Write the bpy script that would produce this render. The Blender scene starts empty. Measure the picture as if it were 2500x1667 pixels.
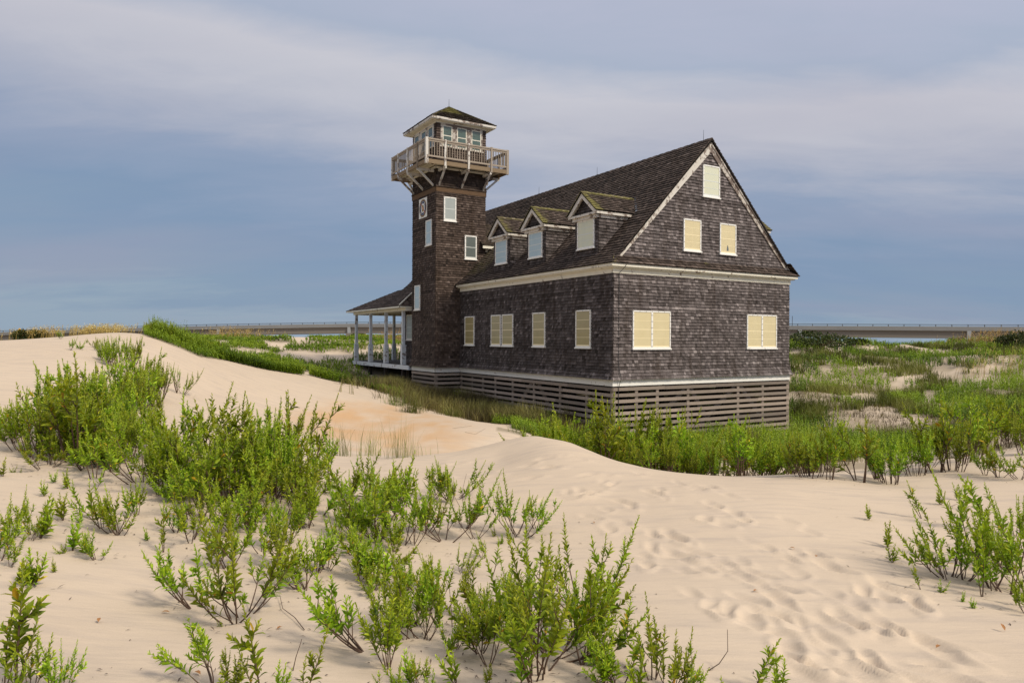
import bpy, math, random
import numpy as np
from mathutils import Vector

random.seed(7)
rng = np.random.default_rng(7)
C = bpy.context.scene.collection
ZC = 4.0                      # height of the lens above the datum

# ------------------------------------------------------------------ survey of the view (used to find ground positions)
F = 1701.0; CX, CY = 1250.0, 833.5; HOR = 828.5
ROLL = math.radians(0.29); cr, sr = math.cos(ROLL), math.sin(ROLL)
def ray(x, y):
    dx, dy = np.asarray(x, float)-CX, np.asarray(y, float)-CY
    X = cr*dx+sr*dy; Y = -sr*dx+cr*dy-(HOR-CY)
    return X/F, -Y/F                       # per metre of depth
def proj(X, Y, Z):
    a = X/Y*F; b = -(Z-ZC)/Y*F+(HOR-CY)
    return CX+cr*a-sr*b, CY+sr*a+cr*b

ANG = math.radians(30.7)
HU = np.array([math.cos(ANG), math.sin(ANG)]); HV = np.array([-math.sin(ANG), math.cos(ANG)])
HO = np.array([3.915, 27.0])
def house_uv(X, Y):
    dx, dy = X-HO[0], Y-HO[1]
    return dx*HU[0]+dy*HU[1], dx*HV[0]+dy*HV[1]

# ------------------------------------------------------------------ value noise
def _hash(i, j, s):
    h = (i.astype(np.int64)*374761393 + j.astype(np.int64)*668265263 + s*1442695041) & 0x7fffffff
    h = ((h ^ (h >> 13))*1274126177) & 0x7fffffff
    return ((h ^ (h >> 16)) & 0xffff)/65535.0
def vnoise(x, y, s=0):
    x = np.asarray(x, float); y = np.asarray(y, float)
    i = np.floor(x); j = np.floor(y); fx = x-i; fy = y-j
    fx = fx*fx*(3-2*fx); fy = fy*fy*(3-2*fy)
    a = _hash(i, j, s); b = _hash(i+1, j, s); c = _hash(i, j+1, s); d = _hash(i+1, j+1, s)
    return (a*(1-fx)+b*fx)*(1-fy)+(c*(1-fx)+d*fx)*fy
def fbm(x, y, s=0, o=4):
    r = 0; a = .5
    for k in range(o):
        r = r+a*vnoise(x*2**k, y*2**k, s+k*17); a *= .5
    return r

# ------------------------------------------------------------------ terrain: heights surveyed at points, thin-plate between them
DS = 2500/2352.
PTS = []
def sp(x, y, d):
    a, b = ray(x*DS, y*DS); PTS.append((float(a), d, float(b)*d))
for p in [(0,1567,3.4),(300,1567,3.45),(700,1567,3.55),(1200,1567,3.6),(1800,1567,3.75),(2352,1567,3.85),
    (100,1300,5.4),(0,1090,8.6),(150,1090,8.7),(300,1085,8.7),(200,1450,4.2),(300,1200,6.9),(700,1250,6.6),(600,1420,4.8),
    (500,1100,8.9),(1000,1120,10),(1000,1300,6.4),(1300,1150,8.9),(1600,1400,5.0),(1300,1400,5.1),(1900,1250,6.9),(2300,1300,6.3),(2350,1500,4.3),
    (60,950,13),(60,1000,11),(200,830,20),(400,880,21.5),(400,960,15.8),(0,860,17.5),(0,783,26.5),(150,774,27.5),(340,769,28.5),
    (420,797,29),(480,818,30),(620,850,32),(750,870,33),(850,898,33),(950,930,31),(1050,960,28),(1180,990,22.5),
    (600,930,23),(700,1000,17.8),(750,930,26),(900,1040,18),(1000,970,24),(1000,1030,18.8),(860,960,25.5),
    (640,1040,13.5),(750,1052,14.2),(950,1049,13.8),(1100,1028,14.0),(1250,1003,14.3),(1320,1020,13.4),(1400,1055,12.2),(1520,1080,11.5),(1700,1093,11.1),(1890,1089,11.0),
    (2050,1103,10.8),(2180,1093,10.9),(2200,1070,12),(2350,1040,13.5),(1150,1060,12.5),(1250,1040,12.0),
    (1830,985,33.5),(1835,950,36),(2000,920,42),(2100,880,50),(2000,830,58),(2000,806,66),(1850,800,66),(2150,794,76),(2330,792,74),(2250,900,42),(2300,860,48),(2340,950,30),
    (600,794,62),(800,797,62),(700,799,60),(700,836,45),(560,806,48),(880,806,58),(480,786,60),(900,790,80),(900,838,50),(1000,800,90),(1500,800,90),(560,780,95),(640,778,95),(720,779,92),(800,777,92),(880,778,95),(480,783,75),(1000,780,100),(250,777,42),(100,780,42),(0,789,42),(330,775,42),(0,789,34),(100,780,34),(180,776,34),(250,776,34),(330,772,34),(250,803,60),(100,806,60),(0,808,70),(330,798,58),
    ]: sp(*p)
def wp(X, Y, z): PTS.append((X/Y, Y, z))
for a in (-1.6,-.8,-.4,0,.4,.8,1.6): wp(a*2.2, 2.2, -1.62); 
for a,Y,z in [(-.05,17,-3.0),(.02,17.5,-3.15),(.1,14.5,-2.85),(.1,17,-3.45),(.15,22,-3.9),(.25,14,-2.85),(.25,17.5,-3.6),(.4,13.5,-2.75),(.4,18,-3.7),(.55,14.5,-2.6),(.6,19,-3.5),
    (.1,24.5,-3.9),(.25,27,-3.95),(.3,38,-3.9),(.2,45,-3.8),(0,38,-3.5),(-.1,40,-2.95),(-.12,48,-2.6),(.1,60,-3.2),(.05,30,-3.3),
    (-.75,110,-2.2),(-.4,125,-1.2),(-.2,125,-.9),(0,120,-2),(.3,110,-2.6),(.6,110,-3.2),(.75,110,-3.2),(-.75,200,-4),(-.3,200,-4.5),(.2,200,-5),(.7,180,-5.2),
    (-1,420,-8),(0,420,-8),(1,420,-8),(1.2,40,-3),(1.2,12,-2.1),(-1.2,30,-.3),(-1.2,12,-1.2),(-1.2,5,-1.7),(1.2,5,-1.9),(1.2,80,-1.5),(-1.2,90,-1)]: wp(a*Y, Y, z)
for (u, v, z) in ((-.7,1,-3.95),(-.7,5,-3.8),(-.7,9,-3.5),(-.7,12.5,-3.15),(-2.2,12.8,-3.0),(-2.2,16,-2.95),(-3,18,-2.85),(-3,22,-2.75),(-3.5,9,-3.3),(-3,5,-3.55)):
    wp(HO[0]+HU[0]*u+HV[0]*v, HO[1]+HU[1]*u+HV[1]*v, z)
_P = np.array(PTS); _ax, _by = 1.5*_P[:,0], np.log(_P[:,1])
def _U(r2): return np.where(r2 > 1e-12, .5*r2*np.log(np.maximum(r2, 1e-12)), 0)
_n = len(_P); _K = _U((_ax[:,None]-_ax)**2+(_by[:,None]-_by)**2)+np.eye(_n)*2e-3
_Q = np.c_[np.ones(_n), _ax, _by]
_M = np.block([[_K, _Q], [_Q.T, np.zeros((3,3))]])
# solve for slope (z/depth) so that the same accuracy holds at every distance
_W = np.linalg.solve(_M, np.r_[_P[:,2]/_P[:,1], 0, 0, 0])
def _tps(X, Y):
    Yc = np.maximum(Y, 2.2); a = np.clip(X/Yc, -1.35, 1.35)*1.5; b = np.log(np.minimum(Yc, 420))
    out = np.empty_like(a)
    for s in range(0, a.size, 20000):
        aa, bb = a[s:s+20000], b[s:s+20000]
        out[s:s+20000] = _U((aa[:,None]-_ax)**2+(bb[:,None]-_by)**2)@_W[:_n]+_W[_n]+_W[_n+1]*aa+_W[_n+2]*bb
    return out*np.minimum(Yc, 420)
PRINTS = []
def terrain(X, Y, prints=True):
    sh = np.shape(X); X = np.ravel(np.asarray(X, float)); Y = np.ravel(np.asarray(Y, float))
    z = _tps(X, Y)
    D = np.hypot(X, Y)
    far = np.clip((D-np.where(X < -.48*Y, 47, 30))/25, 0, 1); near = np.clip((D-3)/5, .15, 1)*(1-far)
    u, v = house_uv(X, Y)
    hd = np.maximum(np.maximum(-1.8-u, u-10.6), np.maximum(-.3-v, v-27))      # distance outside the footprint
    far = far*np.clip((hd-1)/5, 0, 1)
    z = z+far*((fbm(X/9, Y/9, 3)-.47)*np.where(X > 0, 2.3, 1.7)+(fbm(X/2.6, Y/2.6, 5)-.47)*.35)
    z = z+near*((fbm(X/3.1, Y/3.1, 9)-.47)*.12)+(vnoise(X/.35+vnoise(X/1.3, Y/1.3, 2)*2, Y/.5, 13)-.5)*.012*np.clip(1.3-D/30, 0, 1)
    if prints and PRINTS:
        for (px, py, hx, hy, ln, wd, dp) in PRINTS:
            m = (np.abs(X-px) < .9) & (np.abs(Y-py) < .9)
            if not m.any(): continue
            dx, dy = X[m]-px, Y[m]-py
            p = dx*hx+dy*hy; q = -dx*hy+dy*hx
            q = q+.02*np.sin(p*14+px*9)
            r = np.sqrt((p/ln)**2+(q/wd)**2)
            z[m] += -dp*np.exp(-r**3.2)*(1+.35*np.sin(p/ln*2.6+px*5))+.5*dp*np.exp(-((r-1.45)/.36)**2)*(1+.7*np.sign(p)*np.clip(np.abs(p)/ln, 0, 1))
    return (z+ZC).reshape(sh)
_RD = np.exp(np.linspace(math.log(2.0), math.log(140), 900))
def ground_at(x, y, dmin=0):
    a, b = ray(x, y); d = _RD[_RD > dmin]
    h = terrain(a*d, d, False); below = (b*d+ZC) <= h
    k = int(np.argmax(below)) if below.any() else len(d)-1
    return float(a*d[k]), float(d[k]), float(h[k])

# ------------------------------------------------------------------ materials
def mat(name):
    m = bpy.data.materials.new(name); m.use_nodes = True
    nt = m.node_tree; nt.nodes.clear()
    return m, nt
class N:
    def __init__(s, nt): s.nt = nt
    def __call__(s, t, **k):
        n = s.nt.nodes.new('ShaderNode'+t)
        for a, v in k.items():
            if a.startswith('i_'):
                key = a[2:]; key = int(key) if key.isdigit() else key.replace('_', ' ')
                n.inputs[key].default_value = v
            else: setattr(n, a, v)
        return n
    def l(s, a, b): s.nt.links.new(a, b)
def c4(c): return (c[0], c[1], c[2], 1)
def ramp(n, fac, stops):
    r = n('ValToRGB'); e = r.color_ramp.elements
    while len(e) < len(stops): e.new(.5)
    for i, (p, c) in enumerate(stops): e[i].position = p; e[i].color = c4(c)
    n.l(fac, r.inputs['Fac']); return r.outputs['Color']
def mix(n, fac, a, b, mode='MIX'):
    m = n('MixRGB', blend_type=mode)
    for sock, v in ((m.inputs[0], fac), (m.inputs[1], a), (m.inputs[2], b)):
        if isinstance(v, (int, float)): sock.default_value = v
        elif isinstance(v, tuple): sock.default_value = c4(v)
        else: n.l(v, sock)
    return m.outputs[0]
def noise(n, scale, detail=4, sc=(1,1,1), rough=.55):
    tc = n('TexCoord'); mp = n('Mapping'); mp.inputs['Scale'].default_value = sc
    n.l(tc.outputs['Object'], mp.inputs['Vector'])
    t = n('TexNoise', i_Scale=scale, i_Detail=detail, i_Roughness=rough); n.l(mp.outputs[0], t.inputs['Vector'])
    return t.outputs['Fac']
def fin(n, color, rough=.8, bump=None, bstr=.3, bdist=.01, spec=.3):
    p = n('BsdfPrincipled', i_Roughness=rough); p.inputs['Specular IOR Level'].default_value = spec
    if isinstance(color, tuple): p.inputs['Base Color'].default_value = c4(color)
    else: n.l(color, p.inputs['Base Color'])
    if bump is not None:
        b = n('Bump', i_Strength=bstr, i_Distance=bdist); n.l(bump, b.inputs['Height']); n.l(b.outputs[0], p.inputs['Normal'])
    o = n('OutputMaterial'); n.l(p.outputs[0], o.inputs[0]); return p
def tint(n):
    a = n('Attribute', attribute_name='tint'); return a.outputs['Fac']

def m_shingle(name, stops, moss=None, stain=.5, streak=(.03,.018,.01)):
    m, nt = mat(name); n = N(nt)
    t = tint(n)
    grain = noise(n, 3, 6, (14,14,1.2), .65)
    big = noise(n, .45, 3, (1,1,.7))
    mx = n('Math', operation='MULTIPLY_ADD', i_1=.24); n.l(grain, mx.inputs[0]); 
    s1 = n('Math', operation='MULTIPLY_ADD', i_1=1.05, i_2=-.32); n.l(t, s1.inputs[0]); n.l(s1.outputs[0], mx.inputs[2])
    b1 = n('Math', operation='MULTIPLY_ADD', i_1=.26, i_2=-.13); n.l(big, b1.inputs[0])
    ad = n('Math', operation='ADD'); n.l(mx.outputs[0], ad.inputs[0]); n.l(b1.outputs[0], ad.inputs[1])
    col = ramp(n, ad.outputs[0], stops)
    st = noise(n, 1.1, 4, (2.2,2.2,.25))
    sm = ramp(n, st, [(.5,(0,0,0)),(.72,(1,1,1))])
    f = n('Math', operation='MULTIPLY', i_1=stain); n.l(sm, f.inputs[0])
    col = mix(n, f.outputs[0], col, streak)
    if moss:
        a = n('Attribute', attribute_name='moss').outputs['Fac']
        mo = noise(n, 5, 5)
        k = n('Math', operation='MULTIPLY_ADD', i_1=1.4, i_2=-.7); n.l(mo, k.inputs[0])
        k2 = n('Math', operation='ADD', use_clamp=True); n.l(k.outputs[0], k2.inputs[0]); n.l(a, k2.inputs[1])
        k3 = n('Math', operation='MULTIPLY', use_clamp=True); n.l(k2.outputs[0], k3.inputs[0])
        k4 = n('Math', operation='MULTIPLY', i_1=1.6, use_clamp=True); n.l(a, k4.inputs[0]); n.l(k4.outputs[0], k3.inputs[1])
        mc = mix(n, mo, (.075,.065,.022), (.30,.27,.085))
        col = mix(n, k3.outputs[0], col, mc)
    fin(n, col, .88, grain, .5, .012, .15); return m
M_WALL = m_shingle('weathered_wall_shingle', [(0,(.024,.019,.016)),(.30,(.068,.056,.052)),(.55,(.128,.107,.101)),(.82,(.265,.227,.215)),(1,(.37,.325,.295))])
M_TOWER = m_shingle('tower_shingle', [(0,(.022,.016,.013)),(.32,(.068,.048,.038)),(.6,(.125,.092,.075)),(.87,(.21,.165,.14)),(1,(.28,.23,.2))], stain=.65, streak=(.028,.017,.009))
M_ROOF = m_shingle('roof_shingle', [(0,(.02,.015,.012)),(.33,(.066,.048,.038)),(.6,(.128,.095,.077)),(.87,(.22,.174,.147)),(1,(.29,.235,.2))], moss=True, stain=.35)

def m_paint(name, base, under, wear, dirt=.35, rough=.6):
    m, nt = mat(name); n = N(nt)
    w1 = noise(n, 5, 8, (1,1,1), .7); w2 = noise(n, 1.3, 3)
    a = n('Math', operation='MULTIPLY_ADD', i_1=.6); n.l(w2, a.inputs[0]); n.l(w1, a.inputs[2])
    k = ramp(n, a.outputs[0], [(wear-.02, (0,0,0)), (wear+.025, (1,1,1))])
    d = noise(n, 2.2, 5, (1,1,.35)); dm = n('Math', operation='MULTIPLY', i_1=dirt); n.l(d, dm.inputs[0])
    col = mix(n, dm.outputs[0], base, (.36,.32,.24))
    wood = mix(n, w1, under, tuple(x*1.9 for x in under))
    col = mix(n, k, col, wood)
    fin(n, col, rough, w1, .25, .006, .3); return m
M_WHITE = m_paint('white_paint', (.80,.78,.73), (.2,.15,.11), .98, .25)
M_TRIM = m_paint('cream_trim_paint', (.78,.74,.62), (.14,.10,.07), .955, .4)
M_WORN = m_paint('peeling_white_paint', (.62,.58,.52), (.13,.10,.08), .86, .4)
M_VWORN = m_paint('badly_peeled_paint', (.5,.45,.40), (.10,.075,.06), .79, .5)
M_PORCH = m_paint('porch_paint', (.62,.66,.70), (.12,.09,.075), .90, .3)

def m_wood(name, a, b, scale=(1,1,1), bump=.4):
    m, nt = mat(name); n = N(nt); t = tint(n)
    g = noise(n, 6, 6, scale, .65)
    ad = n('Math', operation='MULTIPLY_ADD', i_1=.6); n.l(g, ad.inputs[0])
    s = n('Math', operation='MULTIPLY_ADD', i_1=.5, i_2=-.05); n.l(t, s.inputs[0]); n.l(s.outputs[0], ad.inputs[2])
    col = ramp(n, ad.outputs[0], [(.15, a), (.85, b)])
    fin(n, col, .85, g, bump, .008, .2); return m
M_SLAT = m_wood('slat_wood', (.12,.10,.083), (.42,.335,.27), (.6,.6,9))
M_BEAM = m_wood('brown_gallery_beam', (.10,.065,.035), (.33,.245,.155), (1,1,6))
M_RAIL = m_wood('grey_rail_wood', (.13,.10,.07), (.42,.35,.275), (3,3,3))
M_BAND = m_wood('brown_band_board', (.07,.042,.024), (.17,.105,.06), (1,1,5))
M_DARK = m_wood('dark_timber', (.02,.016,.013), (.055,.045,.038))
M_TWIG = m_wood('dry_twig', (.05,.035,.025), (.15,.105,.08))
def m_flat(name, c, rough=.6, spec=.4, metal=0):
    m, nt = mat(name); n = N(nt); p = fin(n, c, rough, spec=spec); p.inputs['Metallic'].default_value = metal; return m
M_SCREW = m_flat('dark_screw', (.03,.03,.03), .5)
M_METAL = m_flat('grey_metal', (.12,.13,.14), .4, .5, .7)
M_FLASH = m_flat('grey_flashing', (.28,.33,.37), .5, .5, .3)
M_BACK = m_flat('dark_sheathing', (.012,.010,.009), .9, .1)

def m_panel(name, a, b, rough=.3):
    m, nt = mat(name); n = N(nt)
    g = noise(n, 2.2, 3, (1,1,1)); w = noise(n, 4, 2, (9,9,.3))
    col = mix(n, g, a, b); k = n('Math', operation='MULTIPLY', i_1=.25); n.l(w, k.inputs[0])
    col = mix(n, k.outputs[0], col, tuple(x*.7 for x in b))
    p = fin(n, col, rough, spec=.5); p.inputs['Coat Weight'].default_value = .35; p.inputs['Coat Roughness'].default_value = .12; return m
M_PAN_Y = m_panel('yellowed_plastic_panel', (.68,.58,.345), (.585,.485,.265))
M_PAN_P = m_panel('pale_plastic_panel', (.66,.63,.42), (.58,.60,.48))
M_PAN_O = m_panel('olive_plastic_panel', (.40,.34,.17), (.33,.26,.12))
M_PAN_G = m_panel('grey_plastic_panel', (.40,.43,.40), (.30,.33,.31))
M_PAN_D = m_panel('dark_plastic_panel', (.16,.18,.165), (.09,.105,.10))
M_PAN_B = m_panel('sky_tinted_panel', (.44,.54,.56), (.36,.47,.51))  # bluish sky reflection put into the panel colour
M_MUN_Y = m_flat('cream_bar', (.76,.65,.40), .4)
M_MUN_G = m_flat('pale_bar', (.58,.60,.56), .4)
def m_glass():
    m, nt = mat('green_window_glass'); n = N(nt)
    g = noise(n, 1.5, 2); col = mix(n, g, (.10,.15,.12), (.035,.06,.055))
    fin(n, col, .08, spec=.7); return m
M_GLASS = m_glass()

# leaves
def m_leaf(name, dark, lo, hi, yellow=True, trans=.28):
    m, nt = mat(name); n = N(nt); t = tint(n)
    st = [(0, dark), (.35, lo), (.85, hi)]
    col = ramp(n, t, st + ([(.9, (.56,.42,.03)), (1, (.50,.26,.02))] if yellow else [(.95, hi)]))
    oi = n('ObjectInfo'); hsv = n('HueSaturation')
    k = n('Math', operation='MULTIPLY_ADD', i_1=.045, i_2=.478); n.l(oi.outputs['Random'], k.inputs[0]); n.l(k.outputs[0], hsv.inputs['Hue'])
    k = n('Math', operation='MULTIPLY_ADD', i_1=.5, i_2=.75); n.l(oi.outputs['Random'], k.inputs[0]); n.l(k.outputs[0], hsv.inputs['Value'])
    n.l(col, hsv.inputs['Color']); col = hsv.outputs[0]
    p = n('BsdfPrincipled', i_Roughness=.5); p.inputs['Specular IOR Level'].default_value = .22; n.l(col, p.inputs['Base Color'])
    tr = n('BsdfTranslucent'); tc = mix(n, 1.0, col, (1.0,1.0,.45), 'MULTIPLY'); n.l(tc, tr.inputs['Color'])
    ms = n('MixShader', i_Fac=trans); n.l(p.outputs[0], ms.inputs[1]); n.l(tr.outputs[0], ms.inputs[2])
    o = n('OutputMaterial'); n.l(ms.outputs[0], o.inputs[0]); return m
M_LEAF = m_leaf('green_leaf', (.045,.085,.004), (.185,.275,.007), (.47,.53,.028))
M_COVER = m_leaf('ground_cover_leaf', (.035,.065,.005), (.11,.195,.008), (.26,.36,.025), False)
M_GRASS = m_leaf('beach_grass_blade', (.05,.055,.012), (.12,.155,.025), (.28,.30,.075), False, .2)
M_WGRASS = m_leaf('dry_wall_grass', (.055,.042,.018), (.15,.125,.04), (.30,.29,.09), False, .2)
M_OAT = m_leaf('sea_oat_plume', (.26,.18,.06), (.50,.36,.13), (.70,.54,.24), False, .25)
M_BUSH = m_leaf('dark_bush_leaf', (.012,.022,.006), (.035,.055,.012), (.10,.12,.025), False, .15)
def m_stem():
    m, nt = mat('woody_stem'); n = N(nt); t = tint(n)
    col = ramp(n, t, [(0,(.055,.032,.022)),(.55,(.10,.06,.04)),(.75,(.18,.2,.05)),(1,(.3,.38,.06))]); fin(n, col, .7, spec=.2); return m
M_STEM = m_stem()

# ------------------------------------------------------------------ mesh builder
class MB:
    def __init__(s): s.v = []; s.f = []; s.t = []; s.m = []; s.mo = []
    def face(s, pts, t=.5, m=0, mo=0):
        i = len(s.v); s.v.extend([tuple(p) for p in pts]); s.f.append(list(range(i, i+len(pts)))); s.t.append(t); s.m.append(m); s.mo.append(mo)
    def box(s, o, a, b, c, t=.5, m=0):
        """box from corner o with edge vectors a, b, c"""
        o, a, b, c = (np.array(x, float) for x in (o, a, b, c))
        P = [o, o+a, o+a+b, o+b, o+c, o+a+c, o+a+b+c, o+b+c]
        i = len(s.v); s.v.extend([tuple(p) for p in P])
        for q in ((0,3,2,1),(4,5,6,7),(0,1,5,4),(1,2,6,5),(2,3,7,6),(3,0,4,7)):
            s.f.append([i+k for k in q]); s.t.append(t); s.m.append(m); s.mo.append(0)
    def bx(s, x0, x1, y0, y1, z0, z1, t=.5, m=0): s.box((x0,y0,z0), (x1-x0,0,0), (0,y1-y0,0), (0,0,z1-z0), t, m)
    def bar(s, p, q, w, h, up=(0,0,1), t=.5, m=0):
        p, q, up = (np.array(x, float) for x in (p, q, up)); d = q-p; d /= np.linalg.norm(d)
        sd = np.cross(d, up); sd /= np.linalg.norm(sd); u2 = np.cross(sd, d)
        s.box(p-sd*w/2-u2*h/2, q-p, sd*w, u2*h, t, m)
    def tube(s, P, R, k=5, t=.5, m=0, t2=None):
        P = np.array(P, float); n = len(P); i0 = len(s.v)
        for i in range(n):
            d = P[min(i+1, n-1)]-P[max(i-1, 0)]; d = d/(np.linalg.norm(d)+1e-9)
            a = np.cross(d, (0,0,1) if abs(d[2]) < .9 else (1,0,0)); a /= np.linalg.norm(a); b = np.cross(d, a)
            r = R[i] if hasattr(R, '__len__') else R
            for j in range(k):
                g = 2*math.pi*j/k; s.v.append(tuple(P[i]+r*(a*math.cos(g)+b*math.sin(g))))
        for i in range(n-1):
            tt = t if t2 is None else t+(t2-t)*i/max(1, n-2)
            for j in range(k):
                s.f.append([i0+i*k+j, i0+i*k+(j+1)%k, i0+(i+1)*k+(j+1)%k, i0+(i+1)*k+j]); s.t.append(tt); s.m.append(m); s.mo.append(0)
        s.f.append([i0+j for j in range(k)][::-1]); s.t.append(t); s.m.append(m); s.mo.append(0)
        s.f.append([i0+(n-1)*k+j for j in range(k)]); s.t.append(t2 if t2 is not None else t); s.m.append(m); s.mo.append(0)
    def build(s, name, mats, parent=None, bevel=0, smooth=False):
        me = bpy.data.meshes.new(name); me.from_pydata(s.v, [], s.f); me.update()
        for mm in (mats if isinstance(mats, (list, tuple)) else [mats]): me.materials.append(mm)
        nf = len(s.f)
        a = me.attributes.new('tint', 'FLOAT', 'FACE'); a.data.foreach_set('value', np.array(s.t, 'f'))
        a = me.attributes.new('moss', 'FLOAT', 'FACE'); a.data.foreach_set('value', np.array(s.mo, 'f'))
        me.polygons.foreach_set('material_index', np.array(s.m, 'i'))
        if smooth: me.polygons.foreach_set('use_smooth', np.ones(nf, bool))
        me.update()
        o = bpy.data.objects.new(name, me); C.objects.link(o)
        if parent: o.parent = parent
        if bevel:
            md = o.modifiers.new('edge', 'BEVEL'); md.width = bevel; md.segments = 1; md.limit_method = 'ANGLE'
        return o
def big_mesh(name, V, Fq, mats, tints, parent=None, smooth=False):
    """V (n,3); Fq list of (faces array k-gon, tints)"""
    me = bpy.data.meshes.new(name)
    loops = np.concatenate([f.ravel() for f in Fq]).astype('i'); sizes = np.concatenate([np.full(len(f), f.shape[1], 'i') for f in Fq])
    starts = np.r_[0, np.cumsum(sizes)[:-1]].astype('i')
    me.vertices.add(len(V)); me.vertices.foreach_set('co', np.asarray(V, 'f').ravel())
    me.loops.add(len(loops)); me.loops.foreach_set('vertex_index', loops)
    me.polygons.add(len(sizes)); me.polygons.foreach_set('loop_start', starts); me.polygons.foreach_set('loop_total', sizes)
    if smooth: me.polygons.foreach_set('use_smooth', np.ones(len(sizes), bool))
    me.materials.append(mats)
    if tints is not None:
        a = me.attributes.new('tint', 'FLOAT', 'FACE'); a.data.foreach_set('value', np.concatenate(tints).astype('f'))
    me.update(); me.validate()
    o = bpy.data.objects.new(name, me); C.objects.link(o)
    if parent: o.parent = parent
    return o
def empty(name, loc, rz=0, label=None, cat=None, group=None, parent=None):
    o = bpy.data.objects.new(name, None); C.objects.link(o); o.location = loc; o.rotation_euler = (0,0,rz); o.empty_display_size = .2
    if parent: o.parent = parent
    return tag(o, label, cat, group)
def tag(o, label=None, cat=None, group=None, kind=None):
    if label: o['label'] = label
    if cat: o['category'] = cat
    if group: o['group'] = group
    if kind: o['kind'] = kind
    return o
def dup(o, parent=None):
    c = o.copy(); C.objects.link(c)
    if parent is not None: c.parent = parent
    for ch in list(o.children): dup(ch, c)
    return c

# ------------------------------------------------------------------ shingle courses
def clip(poly, hp):
    for (a, b, c) in hp:                         # keep a*s+b*t<=c
        out = []
        for i in range(len(poly)):
            p, q = poly[i], poly[(i+1) % len(poly)]
            dp, dq = a*p[0]+b*p[1]-c, a*q[0]+b*q[1]-c
            if dp <= 0: out.append(p)
            if dp*dq < 0:
                k = dp/(dp-dq); out.append((p[0]+k*(q[0]-p[0]), p[1]+k*(q[1]-p[1])))
        poly = out
        if len(poly) < 3: return []
    return poly
def shingles(mb, o, r, up, n, s0, s1, t0, t1, expo=.14, w=(.09,.2), hp=None, flare=None, thick=.040, mossf=None, widen=0, tb_=0):
    o, r, up, n = (np.array(x, float) for x in (o, r, up, n)); r /= np.linalg.norm(r); up /= np.linalg.norm(up); n /= np.linalg.norm(n)
    fl = flare or (lambda t: 0.0)
    mid, half = (s0+s1)/2, (s1-s0)/2
    def P(s, t, h):
        f = fl(t); k = 1+(f*widen/half if widen else 0)
        return o+r*(mid+(s-mid)*k)+up*t+n*(h+f)
    k = 0; tb = t0
    while tb < t1-.004:
        tt = min(tb+expo, t1); s = s0-random.random()*.12; row = random.gauss(0, .05)
        while s < s1:
            wd = random.uniform(*w); sa, sb = max(s, s0), min(s+wd-.003, s1); s += wd
            if sb-sa < .015: continue
            jb = random.uniform(-.007, .007); b = max(t0, tb+jb) if k else tb
            poly = [(sa,b),(sb,b),(sb,tt+.006),(sa,tt+.006)]
            if hp:
                full = all(a*x+bb*y <= c for (a, bb, c) in hp for (x, y) in poly)
                if not full:
                    poly = clip(poly, hp)
                    if not poly: continue
            else: full = True
            th = thick*random.uniform(.8, 1.25); tn = min(.999, max(0, random.gauss(.49+tb_, .1)+row+(random.uniform(.08,.2) if random.random() < .13 else 0)))
            mo = mossf((sa+sb)/2, tb) if mossf else 0
            H = lambda y: th*max(0, 1-(y-b)/(expo*1.15))+.002
            mb.face([P(x, y, H(y)) for x, y in poly], tn, 0, mo)
            bot = [x for x, y in poly if abs(y-b) < 1e-6]
            if len(bot) >= 2:
                a_, b_ = min(bot), max(bot)
                mb.face([P(a_, b, H(b)), P(a_, b, -.004), P(b_, b, -.004), P(b_, b, H(b))], tn*.4, 0, mo)  # dark end grain, with the course shadow line also put into the tint
            if full:
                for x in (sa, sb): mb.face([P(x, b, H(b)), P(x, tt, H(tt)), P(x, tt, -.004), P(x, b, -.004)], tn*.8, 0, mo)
        tb += expo; k += 1
def flare_fn(t0, h=.55, amt=.13):
    return lambda t: amt*max(0, 1-(t-t0)/h)**1.8 if t-t0 < h else 0.0

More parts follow.
